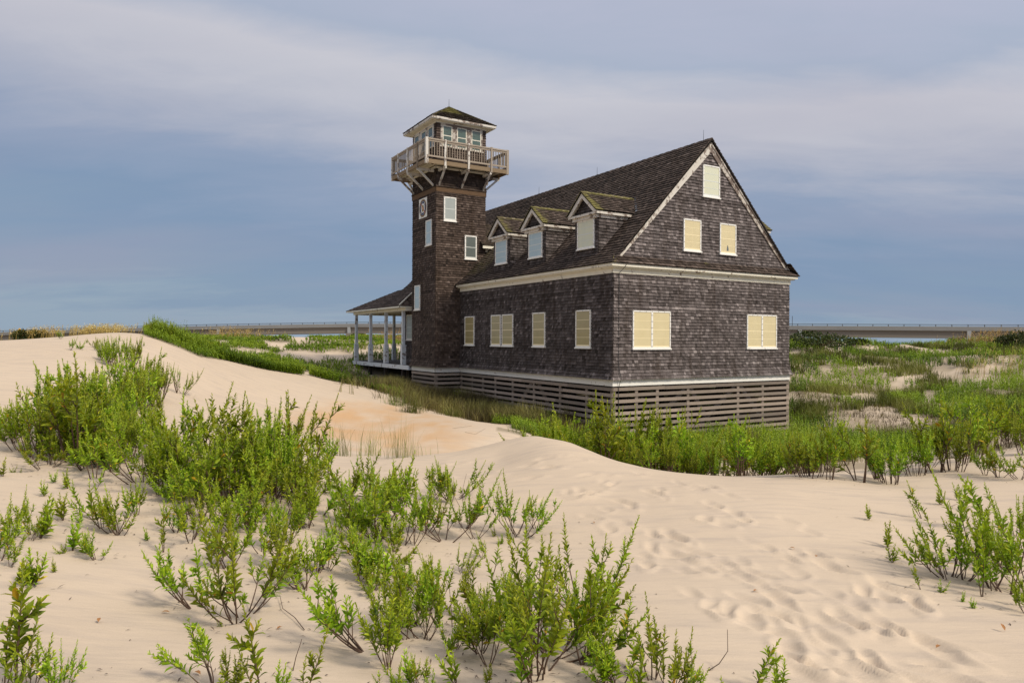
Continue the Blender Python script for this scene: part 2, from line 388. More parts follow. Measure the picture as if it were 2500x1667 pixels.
# ------------------------------------------------------------------ windows
def window(parent, o, r, n, w, h, panel, bars=3, bar_m=None, cols=1, sill=True, name='window', screws=True, merge=False, vbar=False, fw=.055, frame_m=None, label=None):
    """o is the lower-left outer corner; frame > panel, sash_bar"""
    o, r, n = (np.array(x, float) for x in (o, r, n)); z = np.array((0,0,1.)); P = .075
    f = MB(); mm = 0
    f.box(o, r*fw, z*h, n*P); f.box(o+r*(w-fw), r*fw, z*h, n*P)
    f.box(o+r*fw+z*(h-fw), r*(w-2*fw), z*fw, n*(P-.002)); f.box(o+r*fw, r*(w-2*fw), z*fw, n*(P-.002))
    if sill: f.box(o-r*.03-z*.055+n*0, r*(w+.06), z*.053, n*.11)
    cw = (w-2*fw-(cols-1)*.09)/cols
    for c in range(1, cols): f.box(o+r*(fw+c*(cw+.09)-.09)+z*fw, r*.09, z*(h-2*fw), n*(P-.002))
    if screws:
        S = lambda s, t: f.box(o+r*(s-.011)+z*(t-.011)+n*P, r*.022, z*.022, n*.006, .5, 1)
        k = max(3, int(w/.27)); 
        for i in range(k): S(fw/2+(w-fw)*i/(k-1), h-fw*.55)
        k = max(4, int(h/.24))
        for i in range(k):
            S(fw*.6, h*(i+.3)/k); S(w-fw*.6, h*(i+.3)/k)
            for c in range(1, cols): S(fw+c*(cw+.09)-.07, h*(i+.3)/k); S(fw+c*(cw+.09)-.02, h*(i+.3)/k)
    if merge:
        oo = o+r*fw+z*fw; hh = h-2*fw; cw = w-2*fw
        f.box(oo, r*cw, z*hh, n*.056, .5, 2)
        for i in range(1, bars+1):
            t = .035 if (bars % 2 and i == (bars+1)//2) else .018
            f.box(oo+z*(hh*i/(bars+1)-t/2)+n*.056, r*cw, z*t, n*.003, .5, 3)
        return f.build(name, [frame_m or M_WHITE, M_SCREW, panel, bar_m or M_MUN_G], parent)
    fo = f.build(name, [frame_m or M_WHITE, M_SCREW], parent)
    for c in range(cols):
        p = MB(); oo = o+r*(fw+c*(cw+.09))+z*fw
        p.box(oo, r*cw, z*(h-2*fw), n*.056)
        p.build('panel', panel, fo)
        if bars:
            b = MB(); hh = h-2*fw
            for i in range(1, bars+1):
                t = .035 if (bars % 2 and i == (bars+1)//2) else .018
                b.box(oo+z*(hh*i/(bars+1)-t/2)+n*.056, r*cw, z*t, n*.003)
            if vbar: b.box(oo+r*(cw/2-.006)+n*.0562, r*.012, z*hh, n*.003)
            b.box(oo+n*.0562, r*cw, z*.05, n*.0026)
            b.build('sash_bar', bar_m or M_MUN_Y, fo)
    if label: fo['label'] = label
    return fo

# ================================================================== THE STATION HOUSE
W_, L_ = 10.37, 21.6
Z0, Z1 = -1.55, 2.66
house = empty('station_house', (HO[0], HO[1], ZC), ANG, 'long shingled wooden house with gable end, dormers and boarded windows on slatted base', 'house')
fl = flare_fn(Z0)
U_, V_, Zv = np.array((1.,0,0)), np.array((0,1.,0)), np.array((0,0,1.))
# walls
def back(mb, pts): mb.face(pts, .1, 1)
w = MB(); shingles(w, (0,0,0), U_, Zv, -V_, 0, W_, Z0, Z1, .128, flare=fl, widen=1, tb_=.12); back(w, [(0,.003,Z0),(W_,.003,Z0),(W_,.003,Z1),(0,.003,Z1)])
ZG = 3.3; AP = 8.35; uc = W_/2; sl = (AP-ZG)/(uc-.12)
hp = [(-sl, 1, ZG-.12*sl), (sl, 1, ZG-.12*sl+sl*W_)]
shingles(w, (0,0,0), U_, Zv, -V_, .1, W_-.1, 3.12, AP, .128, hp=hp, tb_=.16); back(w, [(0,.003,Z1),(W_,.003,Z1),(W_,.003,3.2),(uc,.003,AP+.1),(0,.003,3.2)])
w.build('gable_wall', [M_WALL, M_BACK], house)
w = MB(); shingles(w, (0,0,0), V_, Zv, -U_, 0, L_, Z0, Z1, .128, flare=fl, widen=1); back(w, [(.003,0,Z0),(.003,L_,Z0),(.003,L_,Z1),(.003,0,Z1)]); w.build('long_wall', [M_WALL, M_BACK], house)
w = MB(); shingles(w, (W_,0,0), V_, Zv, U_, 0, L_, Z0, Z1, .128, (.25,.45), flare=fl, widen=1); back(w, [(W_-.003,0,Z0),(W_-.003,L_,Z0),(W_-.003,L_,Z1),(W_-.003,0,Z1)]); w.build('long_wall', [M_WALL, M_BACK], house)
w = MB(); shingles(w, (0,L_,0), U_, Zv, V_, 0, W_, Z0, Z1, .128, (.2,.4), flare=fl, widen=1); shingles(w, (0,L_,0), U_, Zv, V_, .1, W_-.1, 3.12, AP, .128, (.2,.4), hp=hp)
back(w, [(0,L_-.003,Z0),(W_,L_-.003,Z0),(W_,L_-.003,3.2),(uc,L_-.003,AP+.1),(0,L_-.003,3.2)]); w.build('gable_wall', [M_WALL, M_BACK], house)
w = MB(); w.bx(.02, W_-.02, .02, L_-.02, -1.9, -1.6); w.build('floor_frame', M_DARK, house)
# water table
w = MB()
w.bx(-.035, W_+.035, -.035, 0, -1.80, Z0-.002); w.bx(-.035, 0, .002, L_, -1.80, Z0-.002); w.bx(W_, W_+.035, .002, L_, -1.80, Z0-.002); w.bx(-.035, W_+.035, L_+.001, L_+.035, -1.80, Z0-.002)
w.build('base_board', M_WHITE, house)
# cornice
def cornice(mb, u0, u1, v0, v1, ax, out):
    """ax 0: runs along u at v0 outward out (-1/1); ax 1: runs along v"""
    for (z0, z1, d) in ((2.60,2.79,.045),(2.79,2.845,.17),(2.845,2.955,.27)):
        if ax == 0: mb.bx(u0-d, u1+d, min(v0, v0+out*d), max(v0, v0+out*d), z0, z1)
        else: mb.bx(min(u0, u0+out*d), max(u0, u0+out*d), v0, v1, z0, z1)
w = MB(); cornice(w, 0, W_, 0, 0, 0, -1); w.build('cornice', M_TRIM, house)
w = MB(); cornice(w, 0, 0, .002, L_, 1, -1); w.build('cornice', M_TRIM, house)
w = MB(); cornice(w, W_, W_, .002, L_, 1, 1); w.build('cornice', M_TRIM, house)
# main roof
EU, EZ, KU, KZ, RZ = -.33, 2.965, .35, 3.52, 8.56
def roof_side(mb, mir):
    X = (lambda u: W_-u) if mir else (lambda u: u)
    sg = -1 if mir else 1
    a = np.array((KU-EU, KZ-EZ)); b = np.array((uc-KU, RZ-KZ)); la, lb = np.linalg.norm(a), np.linalg.norm(b)
    v0, v1 = -.14, L_+.14
    up1 = np.array((sg*a[0]/la, 0, a[1]/la)); n1 = np.array((-sg*a[1]/la, 0, a[0]/la))
    up2 = np.array((sg*b[0]/lb, 0, b[1]/lb)); n2 = np.array((-sg*b[1]/lb, 0, b[0]/lb))
    # lower kick: the near end is mitred against the skirt across the gable
    shingles(mb, (X(EU),0,EZ), V_, up1, n1, -.33, v1, 0, la, .175, (.08,.19), hp=[(-1, -.33/la, .33)], thick=.036, tb_=0)
    mossf = (lambda s, t: .25 if (s > 11.2 and s < 13.6 and t < 3.2) else 0) if not mir else None
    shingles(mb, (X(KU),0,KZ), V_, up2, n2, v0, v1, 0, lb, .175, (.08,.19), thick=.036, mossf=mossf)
    e, k, r = (X(EU), EZ), (X(KU), KZ), (X(uc), RZ)
    mb.face([(e[0],-.33,e[1]),(e[0],v1,e[1]),(k[0],v1,k[1]),(k[0],0,k[1])], .1, 1); mb.face([(k[0],v0,k[1]),(k[0],v1,k[1]),(r[0],v1,r[1]),(r[0],v0,r[1])], .1, 1)
    # dark underside lip on the rake, 7 cm thick
    for vv in (v0, v1):
        mb.face([(k[0],vv,k[1]),(r[0],vv,r[1]),(r[0],vv,r[1]-.1),(k[0],vv,k[1]-.1)], .1, 1)
    mb.face([(k[0],v0,k[1]-.1),(r[0],v0,r[1]-.1),(r[0],.3,r[1]-.1),(k[0],.3,k[1]-.1)], .1, 1)
r_ = MB(); roof_side(r_, False); roof_side(r_, True)
# skirt across the near gable
sk = math.hypot(.33, .34); upk = np.array((0,.33/sk,.34/sk)); nk = np.array((0,-.34/sk,.33/sk))
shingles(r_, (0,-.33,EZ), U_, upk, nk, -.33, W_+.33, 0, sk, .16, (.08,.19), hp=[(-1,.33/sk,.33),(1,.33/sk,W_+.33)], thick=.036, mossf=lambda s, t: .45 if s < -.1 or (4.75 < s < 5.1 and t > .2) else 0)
r_.face([(-.33,-.33,EZ),(W_+.33,-.33,EZ),(W_,0,EZ+.34),(0,0,EZ+.34)], .1, 1)
# ridge cap
for s in range(int((L_+.28)/.2)):
    v = -.14+s*.2
    for sg in (1, -1):
        r_.box((uc, v, RZ+.015+.012*((s % 2))), (sg*.13, 0, -.135), (0, .215, 0), (sg*.018, 0, .018), random.uniform(.2,.7))
roof = r_.build('roof', [M_ROOF, M_BACK], house)
for v, hh in ((.36,.48), (7.79,.45), (13.37,.45)):
    m = MB(); m.tube([(uc,v,RZ),(uc,v,RZ+.05),(uc+.004,v,RZ+hh)], [.03,.012,.006], 6); m.build('lightning_rod', M_METAL, roof)
# rake boards
for sg, mt in ((1, M_WORN), (-1, M_VWORN)):
    m = MB(); X = lambda u: uc-sg*(uc-u)
    a, b = np.array((X(.02), -.075, 3.18)), np.array((uc, -.075, RZ-.17))
    d = b-a; nn = np.array((sg*-d[2], 0, sg*d[0])); nn /= np.linalg.norm(nn); nn = -nn if nn[2] > 0 else nn
    m.face([a, b, b+np.array((0,0,-.40)), a+np.array((sg*.26,0,0))]); 
    lo = [a, b, b+np.array((0,0,-.40)), a+np.array((sg*.26,0,0))]; hi = [p+np.array((0,.07,0)) for p in lo]
    for i in range(4): j = (i+1) % 4; m.face([lo[i], lo[j], hi[j], hi[i]])
    m.box(a+np.array((0,-.03,0)), d, (0,.028,0), nn*.07)
    m.build('rake_board', mt, house)
# lattice base
def skirt(name, o, r, n, length, nslat, ztop, parent, posts, diag=(), m=M_SLAT, sh=.13):
    o, r, n = (np.array(x, float) for x in (o, r, n)); mb = MB()
    for i in range(nslat):
        z = ztop-.13-i*.235; s = 0
        while s < length-.01:
            l2 = min(length-s, random.uniform(2.6, 4.9)); 
            if length-s-l2 < .8: l2 = length-s
            mb.box(o+r*(s+.002)+Zv*(z+random.uniform(-.006,.006)), r*(l2-.004), Zv*sh, n*.03, random.random()); s += l2
    for p in posts: mb.box(o+r*(p-.07)-n*.05+Zv*(ztop-nslat*.235-.25), r*.14, Zv*(nslat*.235+.23), n*.048, random.random()*.5)
    for (a, b) in diag:
        mb.bar(o+r*a-n*.12+Zv*(ztop-.1), o+r*b-n*.12+Zv*(ztop-nslat*.235), .2, .05, n, random.random()*.6)
    return mb.build(name, m, parent)
skirt('slatted_base', (0,-.003,0), U_, -V_, W_, 11, -1.86, house, (.08,1.2,2.3,4.0,7.0,8.6,W_-.08), ((4,0.8),(7,3.5),(7.2,9.6),(4.2,6)))
skirt('slatted_base', (-.003,0,0), V_, -U_, 13.2, 11, -1.86, house, (.08,1.7,3.6,5.7,7.6,9.3,10.6,11.8,13.1), ((5.5,3.2),(6,8.5)))
skirt('slatted_base', (0,L_+.003,0), U_, V_, W_, 11, -1.86, house, (.1,3,6,9), sh=.225)  # unseen far gable: gaps nearly closed to keep light out below the floor
skirt('slatted_base', (W_+.003,0,0), V_, U_, L_, 11, -1.86, house, (.1,3,6,9,12,15,18,21.4), sh=.225)  # unseen far side, slats made almost solid to block light likewise
for (a, b) in ((2.2,2),(5,2),(8,2),(2.2,6),(5,6),(8,6),(2.2,11),(5,11),(8,11),(5,16),(2,19),(8,19)):
    m = MB(); m.bx(a-.13, a+.13, b-.13, b+.13, -4.6, -1.9, .3); m.build('pile', M_DARK, house)
# windows, gable end
g = dict(n=-V_, r=U_)
window(house, (.94,0,-.33), U_, -V_, 2.0, 1.5, M_PAN_Y, 3, M_MUN_Y, 2, label='large double window with yellowed covers beside the house corner')
window(house, (7.48,0,-.33), U_, -V_, 1.97, 1.49, M_PAN_Y, 3, M_MUN_Y, 2, label='double window with yellowed covers at the far end of the gable wall')
window(house, (4.74,0,6.09), U_, -V_, 1.0, 1.33, M_PAN_P, 3, M_MUN_G, 1, label='pale window high under the gable peak')
window(house, (3.64,0,3.73), U_, -V_, 1.0, 1.31, M_PAN_Y, 3, M_MUN_Y, 1, vbar=True)
g3 = window(house, (5.76,0,3.73), U_, -V_, 1.0, 1.31, M_PAN_Y, 3, M_MUN_Y, 1)
m = MB(); m.face([(6.18,-.0605,3.87),(6.29,-.0605,3.87),(6.29,-.0605,3.98),(6.25,-.0605,4.11),(6.22,-.0605,4.11),(6.19,-.0605,3.98)]); m.build('torn_hole', M_PAN_D, g3)
# windows, long wall
for (v0, v1, pm) in ((11.5,12.6,M_PAN_O),(8.68,9.66,M_PAN_O),(7.49,8.55,M_PAN_O),(4.70,5.73,M_PAN_O),(1.36,2.38,M_PAN_O)):
    window(house, (0,v0,-.31), V_, -U_, v1-v0, 1.53, pm, 3, M_MUN_Y, 1)
window(house, (0,19.6,-.06), V_, -U_, 1.3, 1.6, M_PAN_G, 3, M_MUN_G, 1)
# ground cable down the corner
m = MB(); m.tube([(.28,-.11,3.2),(.34,-.16,3.08),(.42,-.40,3.0),(.3,-.30,2.8),(.25,-.06,2.6),(.25,-.03,0),(.24,-.04,-1.0),(.27,-.18,-1.5),(.24,-.06,-1.85),(.25,-.05,-3.9)], .012, 5); m.build('ground_cable', M_SCREW, house)

# dormers
def roof_z(u): return EZ+(u-EU)*(KZ-EZ)/(KU-EU) if u < KU else KZ+(u-KU)*(RZ-KZ)/(uc-KU)
def roof_u(z): return KU+(z-KZ)*(uc-KU)/(RZ-KZ)
def dormer(vc, mir=False, moss=.68, panel=M_PAN_B, label=None):
    e = empty('dormer', (W_ if mir else 0, vc, 0), math.pi if mir else 0, parent=house)
    if label: e['label'] = label
    hw, uf, ze, zr, hr = .78, .3, 5.24, 6.12, 1.02
    w = MB()
    shingles(w, (uf,0,0), V_, Zv, -U_, -hw, hw, 3.45, 5.0, .128); w.face([(uf+.003,-hw,3.4),(uf+.003,hw,3.4),(uf+.003,hw,5.3),(uf+.003,-hw,5.3)], .1, 1)
    ub = roof_u(5.02)
    for sg in (-1, 1):
        k = (RZ-KZ)/(uc-KU)
        shingles(w, (0,sg*hw,0), U_, Zv, V_*sg, uf, ub, 3.4, 5.06, .128, hp=[(k,-1,k*KU-KZ)]); w.face([(uf,sg*(hw-.003),3.4),(uf,sg*(hw-.003),5.2),(ub+.2,sg*(hw-.003),5.2),(uf,sg*(hw-.003),3.4)], .1, 1)
    # tympanum
    shingles(w, (uf-.06,0,0), V_, Zv, -U_, -.8, .8, 5.2, 5.95, .11, hp=[(.86,1,5.98),(-.86,1,5.98)], tb_=-.1); w.face([(uf-.055,-.9,5.2),(uf-.055,.9,5.2),(uf-.055,0,6.0)], .1, 1)
    w.build('dormer_wall', [M_WALL, M_BACK], e)
    t = MB(); u0 = .06
    t.box((u0,-hr+.02,5.10), (uf-u0,0,0), (0,2*hr-.04,0), (0,0,.09))             # horizontal cornice
    t.box((u0+.1,-hw-.06,4.97), (uf-u0-.1,0,0), (0,2*hw+.12,0), (0,0,.128))
    for sg in (-1, 1):
        a, b = np.array((u0-.03,sg*(hr+.0),ze-.04)), np.array((u0-.03,0,zr-.03)); dn = np.array((0,sg*.0,-.2))
        lo = [a+np.array((0,0,-.02)), b, b+dn*1.15, a+np.array((0,-sg*.22,-.03))]
        t.face(lo); hi = [p+np.array((.07,0,0)) for p in lo]
        for i in range(4): j = (i+1) % 4; t.face([lo[i], lo[j], hi[j], hi[i]])
        # soffit inside the pediment
        t.face([(u0,sg*.86,5.2),(u0,0,5.97),(uf-.05,0,5.97),(uf-.05,sg*.86,5.2)])
        ue = roof_u(5.16)
        t.bx(u0+.02, ue+.1, min(sg*hw, sg*(hw+.2)), max(sg*hw, sg*(hw+.2)), 5.10, 5.2); t.bx(u0+.12, ue, min(sg*hw, sg*(hw+.07)), max(sg*hw, sg*(hw+.07)), 4.97, 5.098)
    t.build('dormer_trim', M_WORN, e)
    r = MB(); sl_ = math.hypot(hr, zr-ze); ur = roof_u(zr)
    for sg in (-1, 1):
        up = np.array((0,-sg*hr/sl_,(zr-ze)/sl_)); nn = np.array((0,sg*(zr-ze)/sl_,hr/sl_))
        u2 = roof_u(ze); k = (ur-u2)/sl_
        shingles(r, (0,sg*hr,ze), U_, up, nn, -.02, ur+.1, 0, sl_, .15, (.08,.18), hp=[(1,-k,u2+.06)], thick=.034,
                 mossf=(lambda s, t: moss if (s < .30-.1*t or t > sl_-.18) else (.22 if s < .6 else 0)))
        r.face([(-.02,sg*hr,ze),(u2,sg*hr,ze),(ur,0,zr),(-.02,0,zr)], .1, 1); r.face([(-.02,sg*hr,ze-.03),(.3,sg*hr,ze-.03),(.3,0,zr-.05),(-.02,0,zr-.05)], .1, 1)
        r.face([(-.02,sg*hr,ze),(-.02,0,zr),(-.02,0,zr-.05),(-.02,sg*hr,ze-.03)], .1, 1)
    for s in range(int(ur/.17)):
        u = -.02+s*.17
        for sg in (1, -1): r.box((u, 0, zr+.012+.01*(s % 2)), (.185,0,0), (0,sg*.1,-.085), (0,sg*.016,.018), random.random(), 0); 
    for i in range(len(r.mo)-int(ur/.17)*12, len(r.mo)): r.mo[i] = moss*.9
    r.build('dormer_roof', [M_ROOF, M_BACK], e)
    f = MB()
    for sg in (-1, 1):
        p = [(roof_u(ze)+.02,sg*(hr+.04),ze+.05),(roof_u(ze)+.12,sg*(hr+.04),ze+.15),(ur+.13,0,zr+.14),(ur+.02,0,zr+.04)]
        f.face(p)
    f.build('valley_flashing', M_FLASH, e)
    window(e, (uf,-.58,3.80), V_, -U_, 1.16, 1.17, panel, 3, M_MUN_G, 1, merge=True)
dormer(2.13, panel=M_PAN_P, label='largest looking dormer nearest the gable end')
dormer(6.0, panel=M_PAN_B, label='middle dormer of the three on the near slope')
dormer(9.2, moss=.5, panel=M_PAN_B, label='dormer next to the tower')
dormer(19.0)
for v in (2.0, 6.0, 10.0): dormer(v, True, moss=.6, panel=M_PAN_G)
# link roof between tower and house
m = MB()
w3 = .3; 
for sg in (-1, 1):
    a = np.array((1.2, 14.88+sg*1.95, 5.22)); up = np.array((0,-sg*1.95,1.55)); lu = np.linalg.norm(up)
    nn = np.array((0,sg*1.55/lu,1.95/lu))
    k = (roof_u(6.77)-roof_u(5.22))/lu
    shingles(m, a, U_, up/lu, nn, 0, 2.6, 0, lu, .15, (.08,.18), hp=[(1,-k,roof_u(5.22)-1.2+.05)], thick=.034, mossf=lambda s, t: .15)
    m.face([a, a+np.array((roof_u(5.22)-1.2,0,0)), a+np.array((roof_u(6.77)-1.2,0,0))+up, a+up], .1, 1)
m.build('link_roof', [M_ROOF, M_BACK], house)
m = MB()
for sg in (-1, 1): m.bx(1.22, roof_u(5.1)+.1, 14.88+sg*1.93-.03, 14.88+sg*1.93+.03, 5.06, 5.2); m.bx(1.56, roof_u(5.05), 14.88+sg*1.6-.04, 14.88+sg*1.6+.3*(1 if sg > 0 else 0)-(0.0), 4.9, 5.055)
m.build('link_trim', M_TRIM, house)

# ---- porch
pf = MB(); pf.bx(-1.62, -.01, 16.7, 27.1, -1.62, -1.54); pf.bx(-.008, W_+1.6, L_+.04, 27.1, -1.62, -1.54); pf.build('porch_floor', M_DARK, house)
pf = MB(); pf.bx(-1.66, -1.625, 16.7, 27.14, -1.80, -1.55); pf.bx(-1.62, W_+1.6, 27.105, 27.14, -1.80, -1.55); pf.bx(-1.66,-1.515,16.62,16.695,-1.80,-1.55); pf.build('porch_fascia', M_PORCH, house)
def post(u, v, mt):
    m = MB(); m.bx(u-.13, u+.13, v-.13, v+.13, -1.535, -.42); m.bx(u-.15, u+.15, v-.15, v+.15, -.418, -.37); m.bx(u-.085, u+.085, v-.085, v+.085, -.368, 1.66); m.build('porch_post', mt, house)
for (u, v, mt) in ((-1.48,17.9,M_PORCH),(-1.48,20.8,M_PORCH),(-1.48,23.7,M_PORCH),(-1.48,26.7,M_PORCH),(1.4,26.9,M_PORCH),(4.4,26.9,M_PORCH),(7.4,26.9,M_PORCH),(10.4,26.9,M_PORCH)): post(u, v, mt)
m = MB(); m.bx(-1.6, -1.36, 17.3, 27.02, 1.662, 1.85); m.bx(-1.358, W_+1.5, 26.78, 27.02, 1.662, 1.85); m.bx(-1.358, -.02, 17.3, 17.5, 1.662, 1.85); m.build('porch_beam', M_TRIM, house)
for (u, v) in ((-1.4,18),(-1.4,21),(-1.4,24),(-1.4,26.8),(1.5,26.8),(5,26.8),(-.6,19),(3,24)):
    m = MB(); m.bx(u-.12, u+.12, v-.12, v+.12, -4.4, -1.8, .3); m.build('pile', M_DARK, house)
m = MB(); 
e0, e1, zt, ze = -2.0, 27.45, 3.15, 1.93
nside = np.array((-(zt-ze),0,(-.25-e0))); nside /= np.linalg.norm(nside); upS = np.array((-.25-e0,0,zt-ze)); lS = np.linalg.norm(upS)
vn = 17.25
kf = (e1-21.9)/lS; kn = 1.3/lS
shingles(m, (e0,0,ze), V_, upS, nside, vn, e1, 0, lS, .16, (.08,.2), hp=[(1,kf,e1),(-1,kn,-vn)], thick=.034, tb_=.13)
m.face([(e0,vn,ze),(e0,e1,ze),(-.25,21.9,zt),(-.25,vn+1.3,zt)], .1, 1)
upF = np.array((0,21.9-e1,zt-ze)); lF = np.linalg.norm(upF); nF = np.array((0,zt-ze,e1-21.9)); nF /= np.linalg.norm(nF)
shingles(m, (0,e1,ze), U_, upF, nF, e0, W_+2, 0, lF, .16, (.15,.3), hp=[(-1,1.75/lF,-e0),(1,1.75/lF,W_+2)], thick=.034); m.face([(e0,e1,ze),(W_+2,e1,ze),(W_+.25,21.9,zt),(-.25,21.9,zt)], .1, 1)
upN = np.array((0,1.3,zt-ze)); lN = np.linalg.norm(upN); nN = np.array((0,-(zt-ze),1.3)); nN /= np.linalg.norm(nN)
shingles(m, (0,vn,ze), U_, upN, nN, e0, .2, 0, lN, .16, (.08,.2), hp=[(-1,1.75/lN,-e0)], thick=.034); m.face([(e0,vn,ze),(.2,vn,ze),(.2,vn+1.3,zt),(-.25,vn+1.3,zt)], .1, 1)
m.build('porch_roof', [M_ROOF, M_BACK], house)
m = MB(); m.bx(e0, e0+.04, vn, e1, ze-.1, ze-.01); m.bx(e0, W_+2, e1-.04, e1, ze-.1, ze-.01); m.bx(e0, .1, vn, vn+.04, ze-.1, ze-.01)
m.face([(e0+.04,vn+.04,ze-.03),(e0+.04,e1-.04,ze-.03),(0,e1-.04,ze-.03),(0,vn+.04,ze-.03)]); m.face([(0,L_+.1,ze-.03),(W_+2,L_+.1,ze-.03),(W_+2,e1-.04,ze-.03),(0,e1-.04,ze-.03)])
m.bar((e0,vn,ze+.05), (e0+1.3,vn+.97,ze+.95), .05, .07); m.build('porch_trim', M_TRIM, house)

# ================================================================== THE LOOKOUT TOWER
TU0, TU1, TV0, TV1 = -1.49, 1.53, 13.27, 16.5
TC = np.array(((TU0+TU1)/2, (TV0+TV1)/2)); hwu, hwv = (TU1-TU0)/2, (TV1-TV0)/2
tw_loc = HO+HU*TC[0]+HV*TC[1]
tower = empty('lookout_tower', (tw_loc[0], tw_loc[1], ZC), ANG, 'square shingled lookout tower with railed gallery and glazed cab against the house', 'tower')
sides = [(-V_, U_, hwv, hwu), (-U_, V_, hwu, hwv), (V_, U_, hwv, hwu), (U_, V_, hwu, hwv)]     # normal, along, offset, halfwidth
for i, (n, r, off, hw) in enumerate(sides):
    w = MB(); fine = i < 2
    wz = (.09,.19) if fine else (.2,.4)
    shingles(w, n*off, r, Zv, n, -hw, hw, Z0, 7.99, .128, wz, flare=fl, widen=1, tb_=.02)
    shingles(w, n*off, r, Zv, n, -hw, hw, 8.25, 9.25, .128, wz, flare=lambda t: .05*max(0, 1-(t-8.25)/.3), widen=1, tb_=-.05)
    shingles(w, n*off, r, Zv, n, -hw, hw, 9.45, 11.74, .128, wz, tb_=.05)
    p = n*(off-.003)
    for (a, b) in ((Z0,11.75),): w.face([p-r*hw+Zv*a, p+r*hw+Zv*a, p+r*hw+Zv*b, p-r*hw+Zv*b], .1, 1)
    w.build('tower_wall', [M_TOWER, M_BACK], tower)
    b = MB(); b.box(n*off-r*(hw+.045)+Zv*7.99, r*(2*hw+.09), Zv*.255, n*.045, .5); b.build('band_board', M_BAND, tower)
    if i < 2 or i == 2:
        b = MB(); b.box(n*off-r*(hw+.035)+Zv*-1.80, r*(2*hw+.07) if i != 1 else r*(2*hw), Zv*.248, n*.035); b.build('base_board', M_WHITE, tower)
        skirt('slatted_base', n*(off+.003)-r*hw, r, n, 2*hw, 10, -1.86, tower, (.08,2*hw-.08), m=M_SLAT)
# tower windows
R0 = lambda u: u-TC[0]
window(tower, (R0(-1.05),-hwv,6.44), U_, -V_, .74, 1.3, M_PAN_G, 1, M_MUN_G, 1, fw=.07, label='pale covered window below the gallery facing the gable side')
window(tower, (R0(.23),-hwv,4.44), U_, -V_, .74, 1.3, M_PAN_D, 1, M_MUN_G, 1, fw=.07, label='dark window low beside the roof slope')
window(tower, (-hwu,13.72-TC[1],5.16), V_, -U_, .78, 1.38, M_PAN_B, 1, M_MUN_G, 1, fw=.06)
window(tower, (-hwu,15.27-TC[1],1.66), V_, -U_, .78, 1.38, M_PAN_B, 1, M_MUN_G, 1, fw=.06)
# cab windows
for i, (n, r, off, hw) in enumerate(sides):
    o = n*off; k = hw/1.51
    m = MB()
    m.box(o-r*1.28*k+Zv*11.60, r*2.56*k, Zv*.1, n*.075); m.box(o-r*1.34*k+Zv*10.41, r*2.68*k, Zv*.06, n*.10)
    for (a, b) in ((-1.28,-1.16),(-.59,-.29),(.29,.60),(1.19,1.28)): m.box(o+r*a*k+Zv*10.472, r*(b-a)*k, Zv*1.126, n*.062)
    cas = m.build('window_casing', M_VWORN if i == 0 else M_WORN, tower)
    for (a, b) in ((-1.16,-.59),(-.29,.29),(.60,1.19)):
        s = MB(); ww = (b-a)*k; oo = o+r*a*k+Zv*10.474; t = .045
        s.box(oo, r*t, Zv*1.124, n*.056); s.box(oo+r*(ww-t), r*t, Zv*1.124, n*.056)
        for zz in (0, .555, 1.079): s.box(oo+r*t+Zv*zz, r*(ww-2*t), Zv*t, n*.055)
        so = s.build('window_sash', M_TRIM, tower)
        g = MB(); g.box(oo+r*.03+Zv*.03, r*(ww-.06), Zv*1.06, n*.047); g.build('glass', M_GLASS, so)
